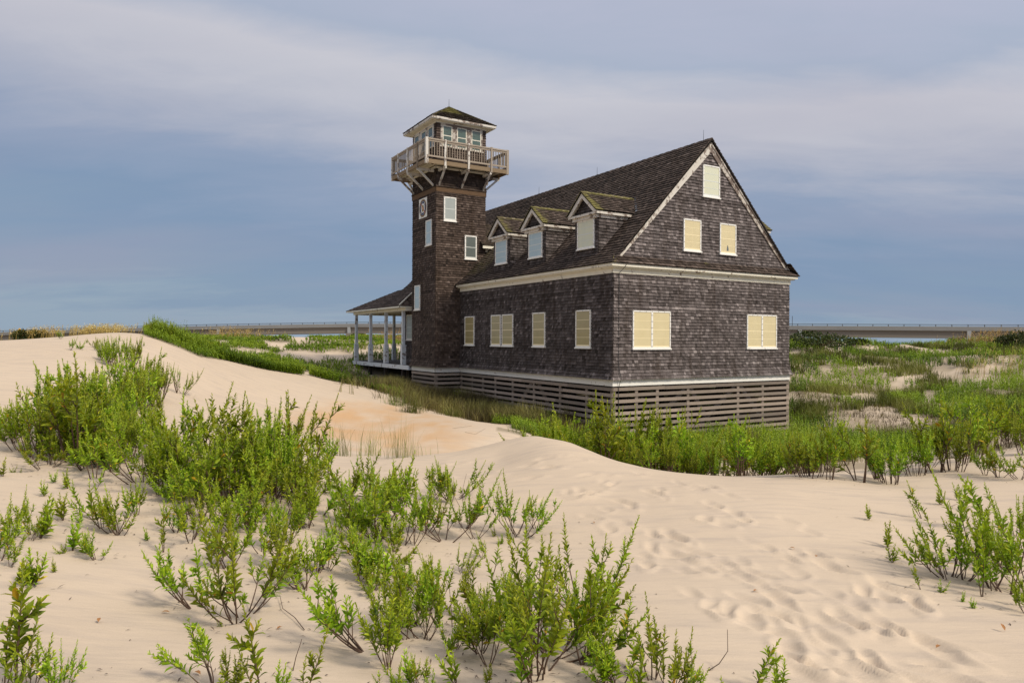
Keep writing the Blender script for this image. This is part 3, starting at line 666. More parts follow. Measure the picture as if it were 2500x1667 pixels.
# gallery
GH = 2.5
d = MB(); 
for i in range(36):
    a = -GH+.02+i*(2*GH-.04)/36; d.bx(a, a+.132, -GH+.02, GH-.02, 9.40, 9.44, random.random())
d.build('gallery_floor', M_RAIL, tower)
d = MB()
for (n, r, off, hw) in sides:
    d.box(n*(off+.05)-r*(hw+.05)+Zv*9.22, r*(2*hw+.1), n*(-.044), Zv*.12)
    for q in (.12, .36, .62): d.box(n*(off+q)-r*(off+q)+Zv*9.375, r*2*(off+q), n*.2, Zv*.02)
d.build('gallery_soffit', M_TRIM, tower)
for i, (n, r, off, hw) in enumerate(sides):
    ext = 0 if i % 2 else .06
    m = MB(); m.box(n*(GH-.06)-r*(GH-.06+ext)+Zv*9.22, r*2*(GH-.06+ext), n*.06, Zv*.22, .5); m.build('rim_joist', M_BEAM, tower)
    rl = MB(); mt = M_RAIL
    rl.box(n*(GH-.07)-r*(GH-.12)+Zv*10.46, r*2*(GH-.12), n*.10, Zv*.075, .8); rl.box(n*(GH-.04)-r*(GH-.12)+Zv*10.36, r*2*(GH-.12), n*.04, Zv*.097, .6)
    rl.box(n*(GH-.045)-r*(GH-.12)+Zv*9.56, r*2*(GH-.12), n*.045, Zv*.085, .75)
    ro = rl.build('railing', M_RAIL, tower)
    cols_ = [-1.4, 0, 1.4]
    for a in cols_+([GH-.06] if True else []):
        a2 = a if a != GH-.06 else (GH-.06)*(1 if i in (0, 3) else -1)*(1)
        m = MB(); cn = n*(GH-.02) if a in cols_ else n*(GH-.06)
        z0 = 9.16 if a in cols_ else 9.20
        sz = .11 if a in cols_ else .15
        m.box(cn+r*(a2-sz/2)-n*(sz/2 if a not in cols_ else 0)+Zv*z0, r*sz, n*(sz if a not in cols_ else .075), Zv*(10.56-z0), random.random(), 0)
        m.build('rail_post', M_RAIL if random.random() < .6 else M_WORN, ro)
    nb = 32
    for k in range(nb):
        s = -GH+.2+(2*GH-.4)*k/(nb-1)
        if min(abs(s-c) for c in cols_) < .07: continue
        m = MB(); m.box(n*(GH-.045)+r*(s-.018)+Zv*9.64, r*.032, n*.034, Zv*.722, random.random()*.8); m.build('baluster', M_RAIL, ro)
    for a in (-1.36, 0, 1.36):
        m = MB()
        m.bar(n*off+r*a+Zv*9.13, n*(GH+.03)+r*a+Zv*9.13, .09, .15); m.bar(n*(off+.03)+r*a+Zv*8.32, n*(GH-.06)+r*a+Zv*9.10, .085, .1); m.build('bracket', M_WORN, tower)
# cab roof
rm = MB(); EW = 1.95; zE, zA = 11.93, 13.25; scale = [hwu/1.51, hwv/1.51]
for i, (n, r, off, hw) in enumerate(sides):
    ex = off+.46; rx = hw+.46; up = -n*ex+Zv*(zA-zE); lu = np.linalg.norm(up); nn = n*(zA-zE)+Zv*ex; nn /= np.linalg.norm(nn)
    k = rx/lu
    def mf(s, t, i=i):
        near = (s*k < 0) if i == 0 else (s < 0)
        edge = abs(s) > rx-k*t-.22
        return (.75 if (t > 1.0 and i == 0 and s < .25) else .38 if edge else .26 if t > .7 else .1)
    shingles(rm, n*ex+Zv*zE, r, up/lu, nn, -rx, rx, 0, lu, .14, (.07,.16) if i < 2 else (.15,.3), hp=[(1,k,rx),(-1,k,rx)], thick=.034, mossf=mf)
    p = n*ex+Zv*zE; rm.face([p-r*rx, p+r*rx, Zv*zA], .1, 1)
    for sg in (-1, 1):
        for q in range(10):
            a = p+r*rx*sg; b = Zv*zA; f0, f1 = q/10, (q+1.1)/10
            P0, P1 = a+(b-a)*f0+nn*.02, a+(b-a)*min(1, f1)+nn*.03
            rm.face([P0, P1, P1-r*sg*.09*(1 if q < 9 else .3), P0-r*sg*.09], random.random(), 0, .35)
cr_ = rm.build('cab_roof', [M_ROOF, M_BACK], tower)
m = MB(); m.tube([(0,0,zA-.03),(0,0,zA+.05),(0,0,zA+.45)], [.035,.015,.007], 6); m.build('lightning_rod', M_METAL, cr_)
fa = MB()
for i, (n, r, off, hw) in enumerate(sides):
    ex = off+.44; rx = hw+.44
    fa.box(n*(ex-.03)-r*(rx-(.03 if i % 2 else 0))+Zv*11.80, r*2*(rx-(.03 if i % 2 else 0)), n*.03, Zv*.115)
fa.build('fascia', M_WORN, tower)
fa = MB(); fa.bx(-hwu-.4, hwu+.4, -hwv-.4, hwv+.4, 11.765, 11.80)
for i, (n, r, off, hw) in enumerate(sides): fa.box(n*(off-.004)-r*hw+Zv*11.70, r*2*hw, n*.05, Zv*.065)
fa.build('soffit', M_TRIM, tower)

# emblem plaque on the tower
pl = HO+HU*(TU0-.03)+HV*14.93
plaque = empty('emblem_plaque', (pl[0], pl[1], ZC+7.32), ANG, 'white square board with round blue emblem high on the tower', 'sign')
m = MB(); m.bx(-.02, .0, -.55, .55, -.55, .55); m.build('board', M_WHITE, plaque)
def ring(mb, r0, r1, x, k=36, m=0):
    for i in range(k):
        a, b = 2*math.pi*i/k, 2*math.pi*(i+1)/k
        mb.face([(x,r0*math.cos(a),r0*math.sin(a)),(x,r1*math.cos(a),r1*math.sin(a)),(x,r1*math.cos(b),r1*math.sin(b)),(x,r0*math.cos(b),r0*math.sin(b))], .5, m)
m = MB(); ring(m, .47, .5, -.024, m=0); ring(m, .435, .47, -.025, m=1); ring(m, .27, .435, -.024, m=0); ring(m, 0, .27, -.0235, m=2); ring(m, .12, .18, -.026, m=4)
for i in range(26):                                  # lettering too small to read, kept as short strokes
    a = 2*math.pi*i/26
    if abs(math.sin(a)) > .35: m.box((-.0275,.352*math.cos(a)-.012,.352*math.sin(a)-.022), (.002,0,0), (0,.024,0), (0,0,.044), .5, 2)
for q in (-1, 1):
    m.bar((-.03,-.30,-q*.30), (-.03,.30,q*.30), .03, .012, (1,0,0), .5, 3 if q > 0 else 2)
m.box((-.031,-.07,-.2), (.003,0,0), (0,.14,0), (0,0,.34), .5, 4); m.box((-.033,-.09,-.03), (.003,0,0), (0,.18,0), (0,0,.06), .5, 3)
m.build('emblem', [m_flat('emblem_blue', (.015,.022,.075)), m_flat('emblem_gold', (.50,.30,.03)), m_flat('emblem_white', (.7,.7,.68)), m_flat('emblem_orange', (.62,.16,.03)), m_flat('emblem_olive', (.22,.17,.03))], plaque)

# ================================================================== GROUND
sand_prints = [(90,190),(190,175),(230,335),(320,285),(390,355),(330,400),(470,30),(520,60),(300,110),(360,125),(400,240),(480,260),(600,185),(670,210),(650,165),(760,120),(850,150),(940,135),(1040,185),(590,430),(600,500),(650,560),(500,550),(550,615),(710,430),(760,455),(830,600),(915,650),(800,655),(920,335),(1020,375),(1070,300),(1150,350),(960,250),(1000,600),(1120,590),(1200,660),(1230,490),(1350,565),(1450,545),(1430,350),(1540,420),(1590,545),(1680,630),(1060,660),(1210,740),(830,780),(950,860),(1050,895),(1170,830),(1290,910),(1380,840),(1480,890),(1600,935),(1410,960),(1520,1010),(1190,940),(1260,1000),(1640,770),(1760,840),(1880,770),(2000,810),(2060,760),(2210,860),(1760,940),(1900,930),(2020,990),(1830,980),(1580,1110),(1700,1140),(1740,1220),(1600,1230),(1430,1120),(1480,1190),(1910,1190),(2050,1260),(2250,1080),(2320,1130),(2130,1040),(1550,1290),(1850,1300),(2200,1200),(2310,1290),(1650,1060),(1350,760),(1460,660),(880,540),(760,550)]
_g0 = ground_at(1354+40, 1130+80); _g1 = ground_at(1350+800, 1130+480)
_h = np.array((_g1[0]-_g0[0], _g1[1]-_g0[1])); _h /= np.linalg.norm(_h)
for (a, b) in sand_prints:
    X, Y, z = ground_at(1350+a*.404+random.uniform(-5,5), 1130+b*.404+random.uniform(-3,3))
    g = random.gauss(0, .28); hx, hy = _h[0]*math.cos(g)-_h[1]*math.sin(g), _h[0]*math.sin(g)+_h[1]*math.cos(g)
    PRINTS.append((X, Y, hx, hy, random.uniform(.13,.26), random.uniform(.048,.075), random.uniform(.012,.029)))
for k in range(46):                                    # older, softer tracks down the slope of the left dune and in the hollow
    X, Y, z = ground_at(random.uniform(440, 950), random.uniform(930, 1080))
    if Y > 27: continue
    g = random.gauss(.9, .3); PRINTS.append((X, Y, math.cos(g), math.sin(g), random.uniform(.2,.34), random.uniform(.09,.14), random.uniform(.02,.045)))
for k in range(34):
    X, Y, z = ground_at(random.uniform(880, 1480), random.uniform(1115, 1230))
    g = random.gauss(0, .5); PRINTS.append((X, Y, math.cos(g), math.sin(g), random.uniform(.14,.22), random.uniform(.06,.09), random.uniform(.015,.03)))

DL = [(300,700),(339,783),(425,812),(475,822),(555,833),(630,848),(727,857),(770,865),(847,880),(890,890),(964,908),(990,920),(1042,948),(1110,966),(1150,978),(1180,986),(1260,1000)]
EDGE_X = np.array([p[0]*DS for p in DL]); EDGE_Y = np.array([p[1]*DS for p in DL])
BARE = [(679,844,28,12),(732,824,26,14),(544,838,30,6),(600,861,75,9),(727,866,62,10),(765,876,42,10),(819,869,42,12),(849,821,9,5),(700,846,60,3),(900,860,40,5),(960,850,30,6),
    (2038,854,34,9),(1945,866,26,5),(2112,854,22,4),(2014,905,18,12),(2142,898,60,5),(2315,906,46,12),(2362,925,74,12),(2430,903,60,9),(2107,972,46,13),(2190,948,24,14),(2268,972,22,16),(2450,968,52,12),(2465,877,30,5),(2070,1012,50,9),(2150,1000,40,8),(2230,925,40,8)]
def veg_density(X, Y, Z):
    """0..1 plant cover of the far dunes and the strip round the house"""
    px, py = proj(X, Y, Z); u, v = house_uv(X, Y)
    left = (py < np.interp(px, EDGE_X, EDGE_Y)) & (px > 330) & (px < 1300) & (Y > 28)
    left |= (px <= 345) & (Y > 58) | (Y > 95)
    right = (px > 1250) & (Y > 22) & (u > -9)
    d = (left | right).astype(float)
    for (a, b, c, e) in BARE:
        q = ((px-a)/c)**2+((py-b)/e)**2+(fbm(X/1.5, Y/1.5, 21)-.47)*1.6
        d = d*np.clip((q-.75)/.5, 0, 1)
    nz = fbm(X/4.5, Y/4.5, 31)
    d = d*np.clip((nz-np.where(right, .305, .27))/.09, 0.0, 1)
    inside = (u > -.1) & (u < W_+.1) & (v > -.1) & (v < 27.1) | (u > -1.6) & (u < 0) & (v > 13.2) & (v < 27.1)
    return np.where(inside, 0, d)

def ground_material():
    m, nt = mat('dune_sand'); n = N(nt)
    big = noise(n, .25, 4); mid = noise(n, 1.6, 5, (1,1.8,1)); fine = noise(n, 55, 3, (1,1,1), .7); grit = noise(n, 260, 2)
    col = mix(n, big, (.475,.372,.268), (.545,.438,.328))
    wav = noise(n, 2.3, 6, (.55,2.6,1), .62); k = ramp(n, wav, [(.47,(0,0,0)),(.72,(1,1,1))]); km = n('Math', operation='MULTIPLY', i_1=.42); n.l(k, km.inputs[0])
    col = mix(n, km.outputs[0], col, (.33,.275,.235))          # dark heavy-mineral streaks
    og = n('Attribute', attribute_name='orange').outputs['Fac']; col = mix(n, og, col, (.48,.285,.135))
    so = n('Attribute', attribute_name='soil_shade').outputs['Fac']; litter = mix(n, mid, (.10,.095,.045), (.20,.15,.09)); col = mix(n, so, col, litter)
    gm = n('Math', operation='MULTIPLY_ADD', i_1=.5, i_2=.75); n.l(grit, gm.inputs[0])
    cb = n('CombineColor'); [n.l(gm.outputs[0], cb.inputs[i]) for i in range(3)]
    col = mix(n, 1.0, col, cb.outputs[0], 'MULTIPLY')
    b1 = n('Math', operation='MULTIPLY_ADD', i_1=.22); n.l(fine, b1.inputs[0]); n.l(noise(n, 9, 4, (.5,2.2,1)), b1.inputs[2])
    fin(n, col, .95, b1.outputs[0], .35, .02, .1); return m
def build_ground():
    rows = np.r_[-25, -15, -9, -6, -4, -2.5, -1.2, 0, .6, np.exp(np.linspace(math.log(1.1), math.log(16), 430)), np.exp(np.linspace(math.log(16), math.log(420), 190))[1:]]
    cols = np.r_[np.linspace(-5, -1.3, 14), np.linspace(-1.15, 1.15, 540), np.linspace(1.3, 5, 14)]
    Yg = np.repeat(rows[:,None], len(cols), 1); Xg = cols[None,:]*np.maximum(Yg, 1.6+0*Yg)*1.0
    Xg = np.where(Yg < 3, cols[None,:]*np.maximum(Yg, 3.2), np.maximum(Yg, 3.2)*cols[None,:])
    Zg = terrain(Xg, Yg)
    V = np.c_[Xg.ravel(), Yg.ravel(), Zg.ravel()]
    nr, nc = Xg.shape; i = np.arange(nr*nc).reshape(nr, nc)
    Fq = np.c_[i[:-1,:-1].ravel(), i[:-1,1:].ravel(), i[1:,1:].ravel(), i[1:,:-1].ravel()]
    o = big_mesh('ground', V, [Fq], ground_material(), None, None, True); tag(o, kind='structure')
    X, Y, Z = V[:,0], V[:,1], V[:,2]
    dn = np.zeros(len(V)); f = Y > 5; dn[f] = veg_density(X[f], Y[f], Z[f])
    px = np.zeros(len(V)); py = np.zeros(len(V)); px[f], py[f] = proj(X[f], Y[f], Z[f])
    a = o.data.attributes.new('soil_shade', 'FLOAT', 'POINT'); 
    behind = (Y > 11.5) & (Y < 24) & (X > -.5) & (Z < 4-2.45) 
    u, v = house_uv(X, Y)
    soil_shade = np.clip(dn*.92, 0, 1)*np.clip((fbm(X/1.2, Y/1.2, 44)-.3)/.3, 0, 1)
    soil_shade = np.where(behind & (fbm(X/.8, Y/.8, 40) > .42), .55, soil_shade); soil_shade = np.where((u > 0) & (u < W_) & (v > 0) & (v < L_), .8, soil_shade)  # under the house the floor's shade is put into the ground colour
    path = (X > 5) & (Y > 22) & (Y < 62); soil_shade = np.where(path, np.maximum(soil_shade, np.clip((fbm(X/1.7, Y/1.7, 47)-.30)/.35, 0, 1)*.55), soil_shade)
    a.data.foreach_set('value', soil_shade.astype('f'))
    a = o.data.attributes.new('orange', 'FLOAT', 'POINT')
    og = np.zeros(len(V)); g = f & (Y < 34) & (Y > 14)
    q = ((px-935)/230)**2+((py-(1045+.12*(px-935)))/62)**2+(fbm(X/1.1, Y/1.1, 50)-.47)*1.5
    og[g] = np.clip((1.35-q[g])/1.4, 0, .8)*np.clip((fbm(X[g]/.55, Y[g]/1.3, 53)-.12)/.5, .25, 1); og[f & (Y < 14.6)] = 0
    a.data.foreach_set('value', og.astype('f'))
build_ground()
# the sea
def sea():
    m, nt = mat('sea_water'); n = N(nt)
    w = noise(n, .02, 5, (1,4,1)); col = mix(n, w, (.045,.12,.15), (.09,.19,.22)); fin(n, col, .35, w, .3, 1.0, .4)
    V = np.array([(-9000,150,-2.2),(9000,150,-2.2),(9000,14000,-2.2),(-9000,14000,-2.2)], float)
    o = big_mesh('sea', V, [np.array([[0,1,2,3]])], m, None); tag(o, kind='structure')
sea()

# ================================================================== PLANTS
def leaf_arrays(B, Dv, Wv, Nv, Ln, Wd, hi):
    """stack of leaves: base, direction, width direction, normal, length, half width"""
    Ln = Ln[:,None]; Wd = Wd[:,None]; k = len(B)
    if hi:
        P = [B, B+Dv*Ln*.36+Nv*Ln*.05, B+Dv*Ln*.70+Nv*Ln*.04, B+Dv*Ln-Nv*Ln*.06]
        l1, r1 = P[1]+Wv*Wd*.9+Nv*Wd*.35, P[1]-Wv*Wd*.9+Nv*Wd*.35; l2, r2 = P[2]+Wv*Wd*.78+Nv*Wd*.3, P[2]-Wv*Wd*.78+Nv*Wd*.3
        V = np.stack([P[0],P[1],P[2],P[3],l1,r1,l2,r2], 1).reshape(-1, 3); b = np.arange(k)[:,None]*8
        tri = np.concatenate([b+np.array([[0,5,1]]), b+np.array([[0,1,4]]), b+np.array([[2,7,3]]), b+np.array([[2,3,6]])]); quad = np.concatenate([b+np.array([[1,5,7,2]]), b+np.array([[1,2,6,4]])])
        return V, tri, quad
    mid = B+Dv*Ln*.45+Nv*Ln*.05; tip = B+Dv*Ln
    V = np.stack([B, mid+Wv*Wd+Nv*Wd*.3, tip, mid-Wv*Wd+Nv*Wd*.3, mid], 1).reshape(-1, 3); b = np.arange(k)[:,None]*5
    quad = np.concatenate([b+np.array([[0,4,2,1]]), b+np.array([[0,3,2,4]])])
    return V, np.zeros((0,3), int), quad
def unit(a): return a/(np.linalg.norm(a, axis=-1, keepdims=True)+1e-9)
class Plant:
    def __init__(s, seed, hi): s.r = np.random.default_rng(seed); s.stem = MB(); s.L = []; s.hi = hi
    def shoot(s, p0, d0, length, rad, leaf0=.3, leaf=.045, gap=.012, up=.5, kids=0, kidlen=.5, lean=None, sparse=1.0):
        r = s.r; n = 9; P = [np.array(p0, float)]; d = np.array(d0, float); d /= np.linalg.norm(d); side = r.normal(0, 1, 3)*.10
        for i in range(n-1):
            d = d+np.array((0,0,up*.24))+side*.5*r.normal(1, .4)*.3+r.normal(0, .035, 3); d /= np.linalg.norm(d); P.append(P[-1]+d*length/(n-1))
        P = np.array(P); R = np.linspace(rad, rad*.35, n); 
        s.stem.tube(P[::1], R, 5 if s.hi else 4, .2+r.random()*.25, 0, .85)
        m = max(4, int(length*(1-leaf0)/gap*sparse)); t = np.sort(leaf0+(1-leaf0)*r.random(m)**.85); t = .5*t+.5*np.linspace(leaf0, .995, m)
        idx = t*(n-1); i0 = np.minimum(idx.astype(int), n-2); fr = (idx-i0)[:,None]
        B = P[i0]*(1-fr)+P[i0+1]*fr; ax = unit(P[i0+1]-P[i0])
        ang = np.arange(m)*2.39996+r.random()*6+r.normal(0, .25, m)
        e1 = unit(np.cross(ax, np.array((.3,.2,.93)))+1e-3); e2 = np.cross(ax, e1)
        rad_ = e1*np.cos(ang)[:,None]+e2*np.sin(ang)[:,None]
        tt = (t-leaf0)/(1-leaf0); th = np.radians(np.where(tt < .85, 52-18*tt, 37-100*(tt-.85))+r.normal(0, 9, m))[:,None]
        D = unit(ax*np.cos(th)+rad_*np.sin(th)); Nn = unit(ax*np.sin(th)-rad_*np.cos(th)); Wv = np.cross(D, Nn)
        tw = r.normal(0, .35, m)[:,None]; Wv, Nn = Wv*np.cos(tw)+Nn*np.sin(tw), Nn*np.cos(tw)-Wv*np.sin(tw)
        Ln = leaf*(1.18-.86*tt**1.3)*r.uniform(.75, 1.2, m); Wd = np.maximum(Ln, leaf*.4)*r.uniform(.15, .205, m)
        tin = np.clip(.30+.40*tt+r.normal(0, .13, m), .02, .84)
        yel = (tt < .35) & (r.random(m) < .028); tin = np.where(yel, r.uniform(.88, 1, m), tin)
        s.L.append((B, D, Wv, Nn, Ln, Wd, tin))
        for k in range(kids):
            q = r.uniform(.22, .78); j = int(q*(n-1)); dd = unit(P[j+1]-P[j]); out = r.normal(0, 1, 3); out[2] = abs(out[2])*.4; out -= dd*(out@dd); out = unit(out)
            s.shoot(P[j], unit(dd*.75+out*.75), length*(1-q*.55)*kidlen*r.uniform(.7, 1.2), rad*.62, max(.12, leaf0-.12), leaf, gap, up*1.15, 0, sparse=sparse)
    def finish(s, name):
        arr = [np.concatenate([l[i] for l in s.L]) for i in range(7)]
        V, tri, quad = leaf_arrays(*arr[:6], s.hi); k = len(arr[0])
        Fq, T = [], []
        if len(tri): Fq.append(tri); T.append(np.tile(arr[6], 4))
        Fq.append(quad); T.append(np.tile(arr[6], 2))
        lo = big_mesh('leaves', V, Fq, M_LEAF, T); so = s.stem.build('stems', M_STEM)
        h = max(V[:,2].max(), .05)
        return lo, so, h
def make_proto(kind, seed):
    hi = kind != 'B'; p = Plant(seed, hi); r = p.r
    if kind == 'B':
        for k in range(15):
            a = r.random()*6.28; sp = r.random()**.6*.7; b = np.array((math.cos(a), math.sin(a), 0))*r.random()*.22
            p.shoot(b, (math.cos(a)*sp, math.sin(a)*sp, 1), r.uniform(.55, 1.12), .0075, .30, .074, .0125, 1.0, 3, .55)
    elif kind == 'D':                             # dead looking base, open crown
        for k in range(6):
            a = r.random()*6.28; sp = r.uniform(.2, .8)
            p.shoot((0,0,0), (math.cos(a)*sp, math.sin(a)*sp, 1), r.uniform(.5, .95), .008, .55, .05, .013, .6, 2, .5)
    elif kind == 'M':
        for k in range(int(r.integers(4, 7))):
            a = r.random()*6.28; sp = r.random()**.7*1.25; b = np.array((math.cos(a), math.sin(a), 0))*r.random()*.05
            p.shoot(b, (math.cos(a)*sp, math.sin(a)*sp, 1), r.uniform(.34, .6), .005, .28, .060, .0086, .6, int(r.integers(1, 4)), .62)
    elif kind == 'L':
        for k in range(5):
            a = r.random()*6.28; sp = r.random()**.5*1.9; b = np.array((math.cos(a), math.sin(a), 0))*r.random()*.09
            p.shoot(b, (math.cos(a)*sp, math.sin(a)*sp, 1), r.uniform(.5, .95), .006, .40, .064, .0088, .55, int(r.integers(1, 4)), .55)
    elif kind == 'V':
        for k in range(4):
            a = r.random()*6.28; sp = r.random()*.35; b = np.array((math.cos(a), math.sin(a), 0))*r.random()*.15
            p.shoot(b, (math.cos(a)*sp, math.sin(a)*sp, 1), r.uniform(.72, 1.1), .008, .34, .075, .0105, .25, 3, .42)
    elif kind == 'O':                             # open, few long arching stems
        a0 = r.random()*6.28
        for k in range(4):
            a = a0+r.normal(0, 1.1); sp = r.uniform(.5, 1.3)
            p.shoot((0,0,0), (math.cos(a)*sp, math.sin(a)*sp, .8), r.uniform(.4, .62), .0055, .42, .062, .0088, .8, 2, .65)
    elif kind == 'T':                             # one tall straight leafy stem with short side shoots
        p.shoot((0,0,0), (.06,.03,1), .55, .0055, .18, .068, .0085, .2, 2, .42)
        p.shoot((0.01,0,0), (.5,.2,1), .34, .005, .25, .05, .010, .6, 0)
    else:                                         # S: sprout
        for k in range(int(r.integers(1, 4))):
            a = r.random()*6.28; sp = .1 if k == 0 else r.uniform(.3, .9)
            p.shoot((0,0,0), (math.cos(a)*sp, math.sin(a)*sp, 1), r.uniform(.17, .27), .0035, .08, .056, .0075, .4, 0)
    return p.finish(kind)
PROTO = {}
for kind, cnt in (('B',4),('D',2),('M',5),('L',4),('V',4),('O',4),('T',3),('S',6)):
    PROTO[kind] = [make_proto(kind, 100+ord(kind)*7+i) for i in range(cnt)]
PLANTS = []
def plant(kind, bx, by, ty=None, h=None, tx=None, cluster=None, dmin=0, pos=None, spread=None):
    X, Y, Z = pos if pos else ground_at(bx, by, dmin)
    if h is None: h = (by-ty)*Y/F*1.02
    if kind in 'MO' and h > .58: kind = 'L'
    lo, so, ph = random.choice(PROTO[kind]); sc = h/ph
    o = bpy.data.objects.new('leafy_shrub' if kind in 'BDMOLV' else 'leafy_sprout', None); C.objects.link(o); o.empty_display_size = .1
    o.location = (X, Y, Z-.015); s2 = sc*(spread or random.uniform(.85, 1.12)); o.scale = (s2, s2, sc)
    lean = 0 if tx is None else math.atan2((tx-bx)*Y/F, h)
    o.rotation_euler = (random.gauss(0, .05), max(-.9, min(.9, lean))+random.gauss(0, .04), random.random()*6.28)
    o.rotation_mode = 'ZYX' if False else 'XYZ'
    if tx is not None:                             # spin first, then lean in the picture's left-right direction
        from mathutils import Matrix
        o.rotation_euler = (Matrix.Rotation(max(-.9, min(.9, lean)), 3, 'Y')@Matrix.Rotation(random.random()*6.28, 3, 'Z')).to_euler()
    for src in (lo, so):
        c = src.copy(); C.objects.link(c); c.parent = o
    PLANTS.append((o, cluster, proj(X, Y, Z)[0], kind, h)); return o
# ---- plants one can point at: kind, base x, base y, tip y, tip x
BOTTOM = 'plants along the bottom edge'
for k, bx, by, ty, tx in [('T',38,1672,1357,38),('T',10,1676,1478,2),('M',70,1690,1530,60),('T',122,1690,1543,108),('M',150,1690,1560,165),('O',520,1690,1500,365),('M',560,1700,1572,566),('T',640,1705,1465,620),('S',679,1700,1603,679),('T',742,1695,1512,818),
    ('S',1003,1672,1570,985),('M',1030,1675,1568,1042),('S',1114,1668,1562,1075),('S',1056,1685,1628,1056),('M',1195,1668,1600,1180),('S',1273,1675,1560,1270),('T',1300,1678,1480,1290),('M',1480,1672,1532,1442),('M',1507,1672,1500,1492),('M',1590,1664,1484,1550),
    ('M',1640,1690,1520,1640),('S',1763,1690,1643,1763),('T',1835,1690,1536,1889),('S',1905,1690,1600,1920),('M',960,1700,1600,940),('O',1660,1700,1570,1690),('S',1560,1690,1585,1570)]:
    plant(k, bx, by, ty, None, tx, BOTTOM)
SPR = 'sprouts on the pale sand at the left'
for k, bx, by, ty, tx in [('M',22,1317,1185,11),('M',72,1320,1243,77),('S',96,1313,1206,123),('S',228,1270,1168,202),('S',199,1277,1235,195),('S',177,1346,1252,172),('S',211,1353,1286,195),('M',237,1367,1288,237),('S',134,1396,1356,132),('S',155,1353,1313,145),
    ('S',361,1320,1282,356),('T',400,1349,1222,400),('S',133,1180,1145,132),('S',166,1192,1140,166),('S',108,1212,1166,104),('S',155,1272,1196,150),('S',60,1259,1206,60),('S',32,1154,1133,32),('S',51,1154,1138,51),('S',7,1163,1113,3),('M',-8,1370,1230,-10),('M',22,1385,1300,10),('S',60,1410,1370,70),('S',75,1440,1400,70)]:
    plant(k, bx, by, ty, None, tx, SPR)
MID = 'shrubs of the middle foreground'
for k, bx, by, ty, tx in [('M',277,1306,1150,262),('M',336,1258,1152,336),('M',295,1306,1200,290),('M',250,1290,1190,240),('M',466,1320,1160,488),('M',430,1300,1200,430),('O',470,1487,1314,445),('T',494,1476,1322,476),('M',578,1518,1222,560),('M',600,1500,1300,650),('S',539,1530,1505,535),
    ('O',748,1443,1310,650),('M',735,1440,1300,720),('M',770,1399,1278,765),('M',800,1390,1290,820),('M',897,1404,1285,872),('O',930,1400,1300,990),('O',892,1592,1375,838),('M',812,1542,1480,795),('M',947,1631,1420,925),('M',990,1560,1430,990),('O',1073,1531,1362,1090),('M',1029,1560,1298,1018),
    ('M',1012,1500,1380,1000),('O',1192,1629,1440,1150),('M',1112,1585,1474,1106),('M',1170,1560,1420,1200),('M',1298,1660,1330,1290),('O',1330,1640,1270,1410),('M',1350,1590,1300,1360),('O',1345,1610,1410,1520),('M',1413,1491,1250,1400),('T',1251,1497,1398,1248),('M',1290,1510,1350,1280),('M',1270,1560,1400,1230),('O',1421,1624,1420,1480),('M',1380,1560,1280,1370),('S',1225,1330,1300,1225),
    ('M',1260,1307,1150,1268),('M',1275,1312,1170,1305),('M',1310,1290,1190,1325),('M',1163,1315,1178,1190),('M',1135,1290,1210,1140),('S',1210,1310,1280,1205),('O',1085,1325,1145,1080),('S',1110,1280,1235,1115),('M',1010,1328,1165,1000),('M',985,1330,1120,975),('M',1040,1300,1175,1055),('O',885,1235,1090,895),('O',920,1310,1080,890),('M',850,1215,1130,850),('M',800,1205,1138,785),('M',860,1300,1160,860),('M',820,1320,1230,810),('M',950,1270,1150,940),('M',700,1330,1220,700),('M',640,1350,1230,650),('M',690,1390,1250,660),('M',560,1390,1240,565),('M',540,1310,1200,545),('M',1180,1365,1300,1150),('M',1070,1440,1330,1075),('M',1130,1400,1320,1160),('M',1000,1440,1350,980),('M',620,1300,1180,610),('M',750,1290,1170,750)]:
    plant(k, bx, by, ty, None, tx, MID)
RGT = 'shrubs right of the footprints'
for k, bx, by, ty, tx in [('S',2122,1269,1222,2112),('S',2166,1335,1268,2158),('S',2178,1373,1315,2182),('T',2251,1267,1168,2218),('S',2296,1231,1184,2288),('S',2337,1222,1176,2336),('S',2353,1244,1210,2348),('T',2274,1398,1280,2220),('O',2315,1408,1195,2260),('M',2318,1410,1240,2305),('M',2353,1417,1262,2385),('T',2249,1440,1368,2228),('S',2299,1446,1408,2298),('S',2349,1470,1440,2349),('S',2374,1484,1450,2376),
    ('T',2399,1458,1290,2406),('M',2425,1440,1300,2430),('O',2461,1450,1160,2435),('T',2422,1294,1133,2350),('M',2481,1310,1203,2478),('S',2481,1478,1418,2481),('M',2505,1440,1260,2500),('M',2470,1400,1230,2480),('M',2440,1380,1230,2400),('M',2500,1350,1180,2505),('M',2390,1395,1235,2380),('M',2510,1500,1400,2510)]:
    plant(k, bx, by, ty, None, tx, RGT)
BEY = 'tall shrubs beyond the sand crest at the right'
for k, bx, by, ty, tx in [('B',2174,1180,1040,2160),('V',2100,1176,1010,2075),('V',2032,1172,990,2055),('B',1973,1165,1028,1955),('B',2235,1161,1038,2225),('V',2287,1154,968,2265),('V',2345,1133,950,2355),('V',2362,1128,952,2395),('V',2440,1095,962,2438),('M',2406,1161,1085,2400),('M',2439,1166,1078,2445),('M',2488,1170,1058,2480),('B',2465,1085,966,2460),('V',2490,1090,975,2495),('B',2320,1150,1000,2310),('B',2510,1110,1000,2510),('B',2140,1170,1050,2130),('M',2200,1150,1060,2190),('M',2270,1140,1040,2260),('B',2390,1120,1010,2400)]:
    plant(k, bx, by, ty, None, tx, BEY, 9.5)
DTOP = 'shrubs on the crown of the left dune'
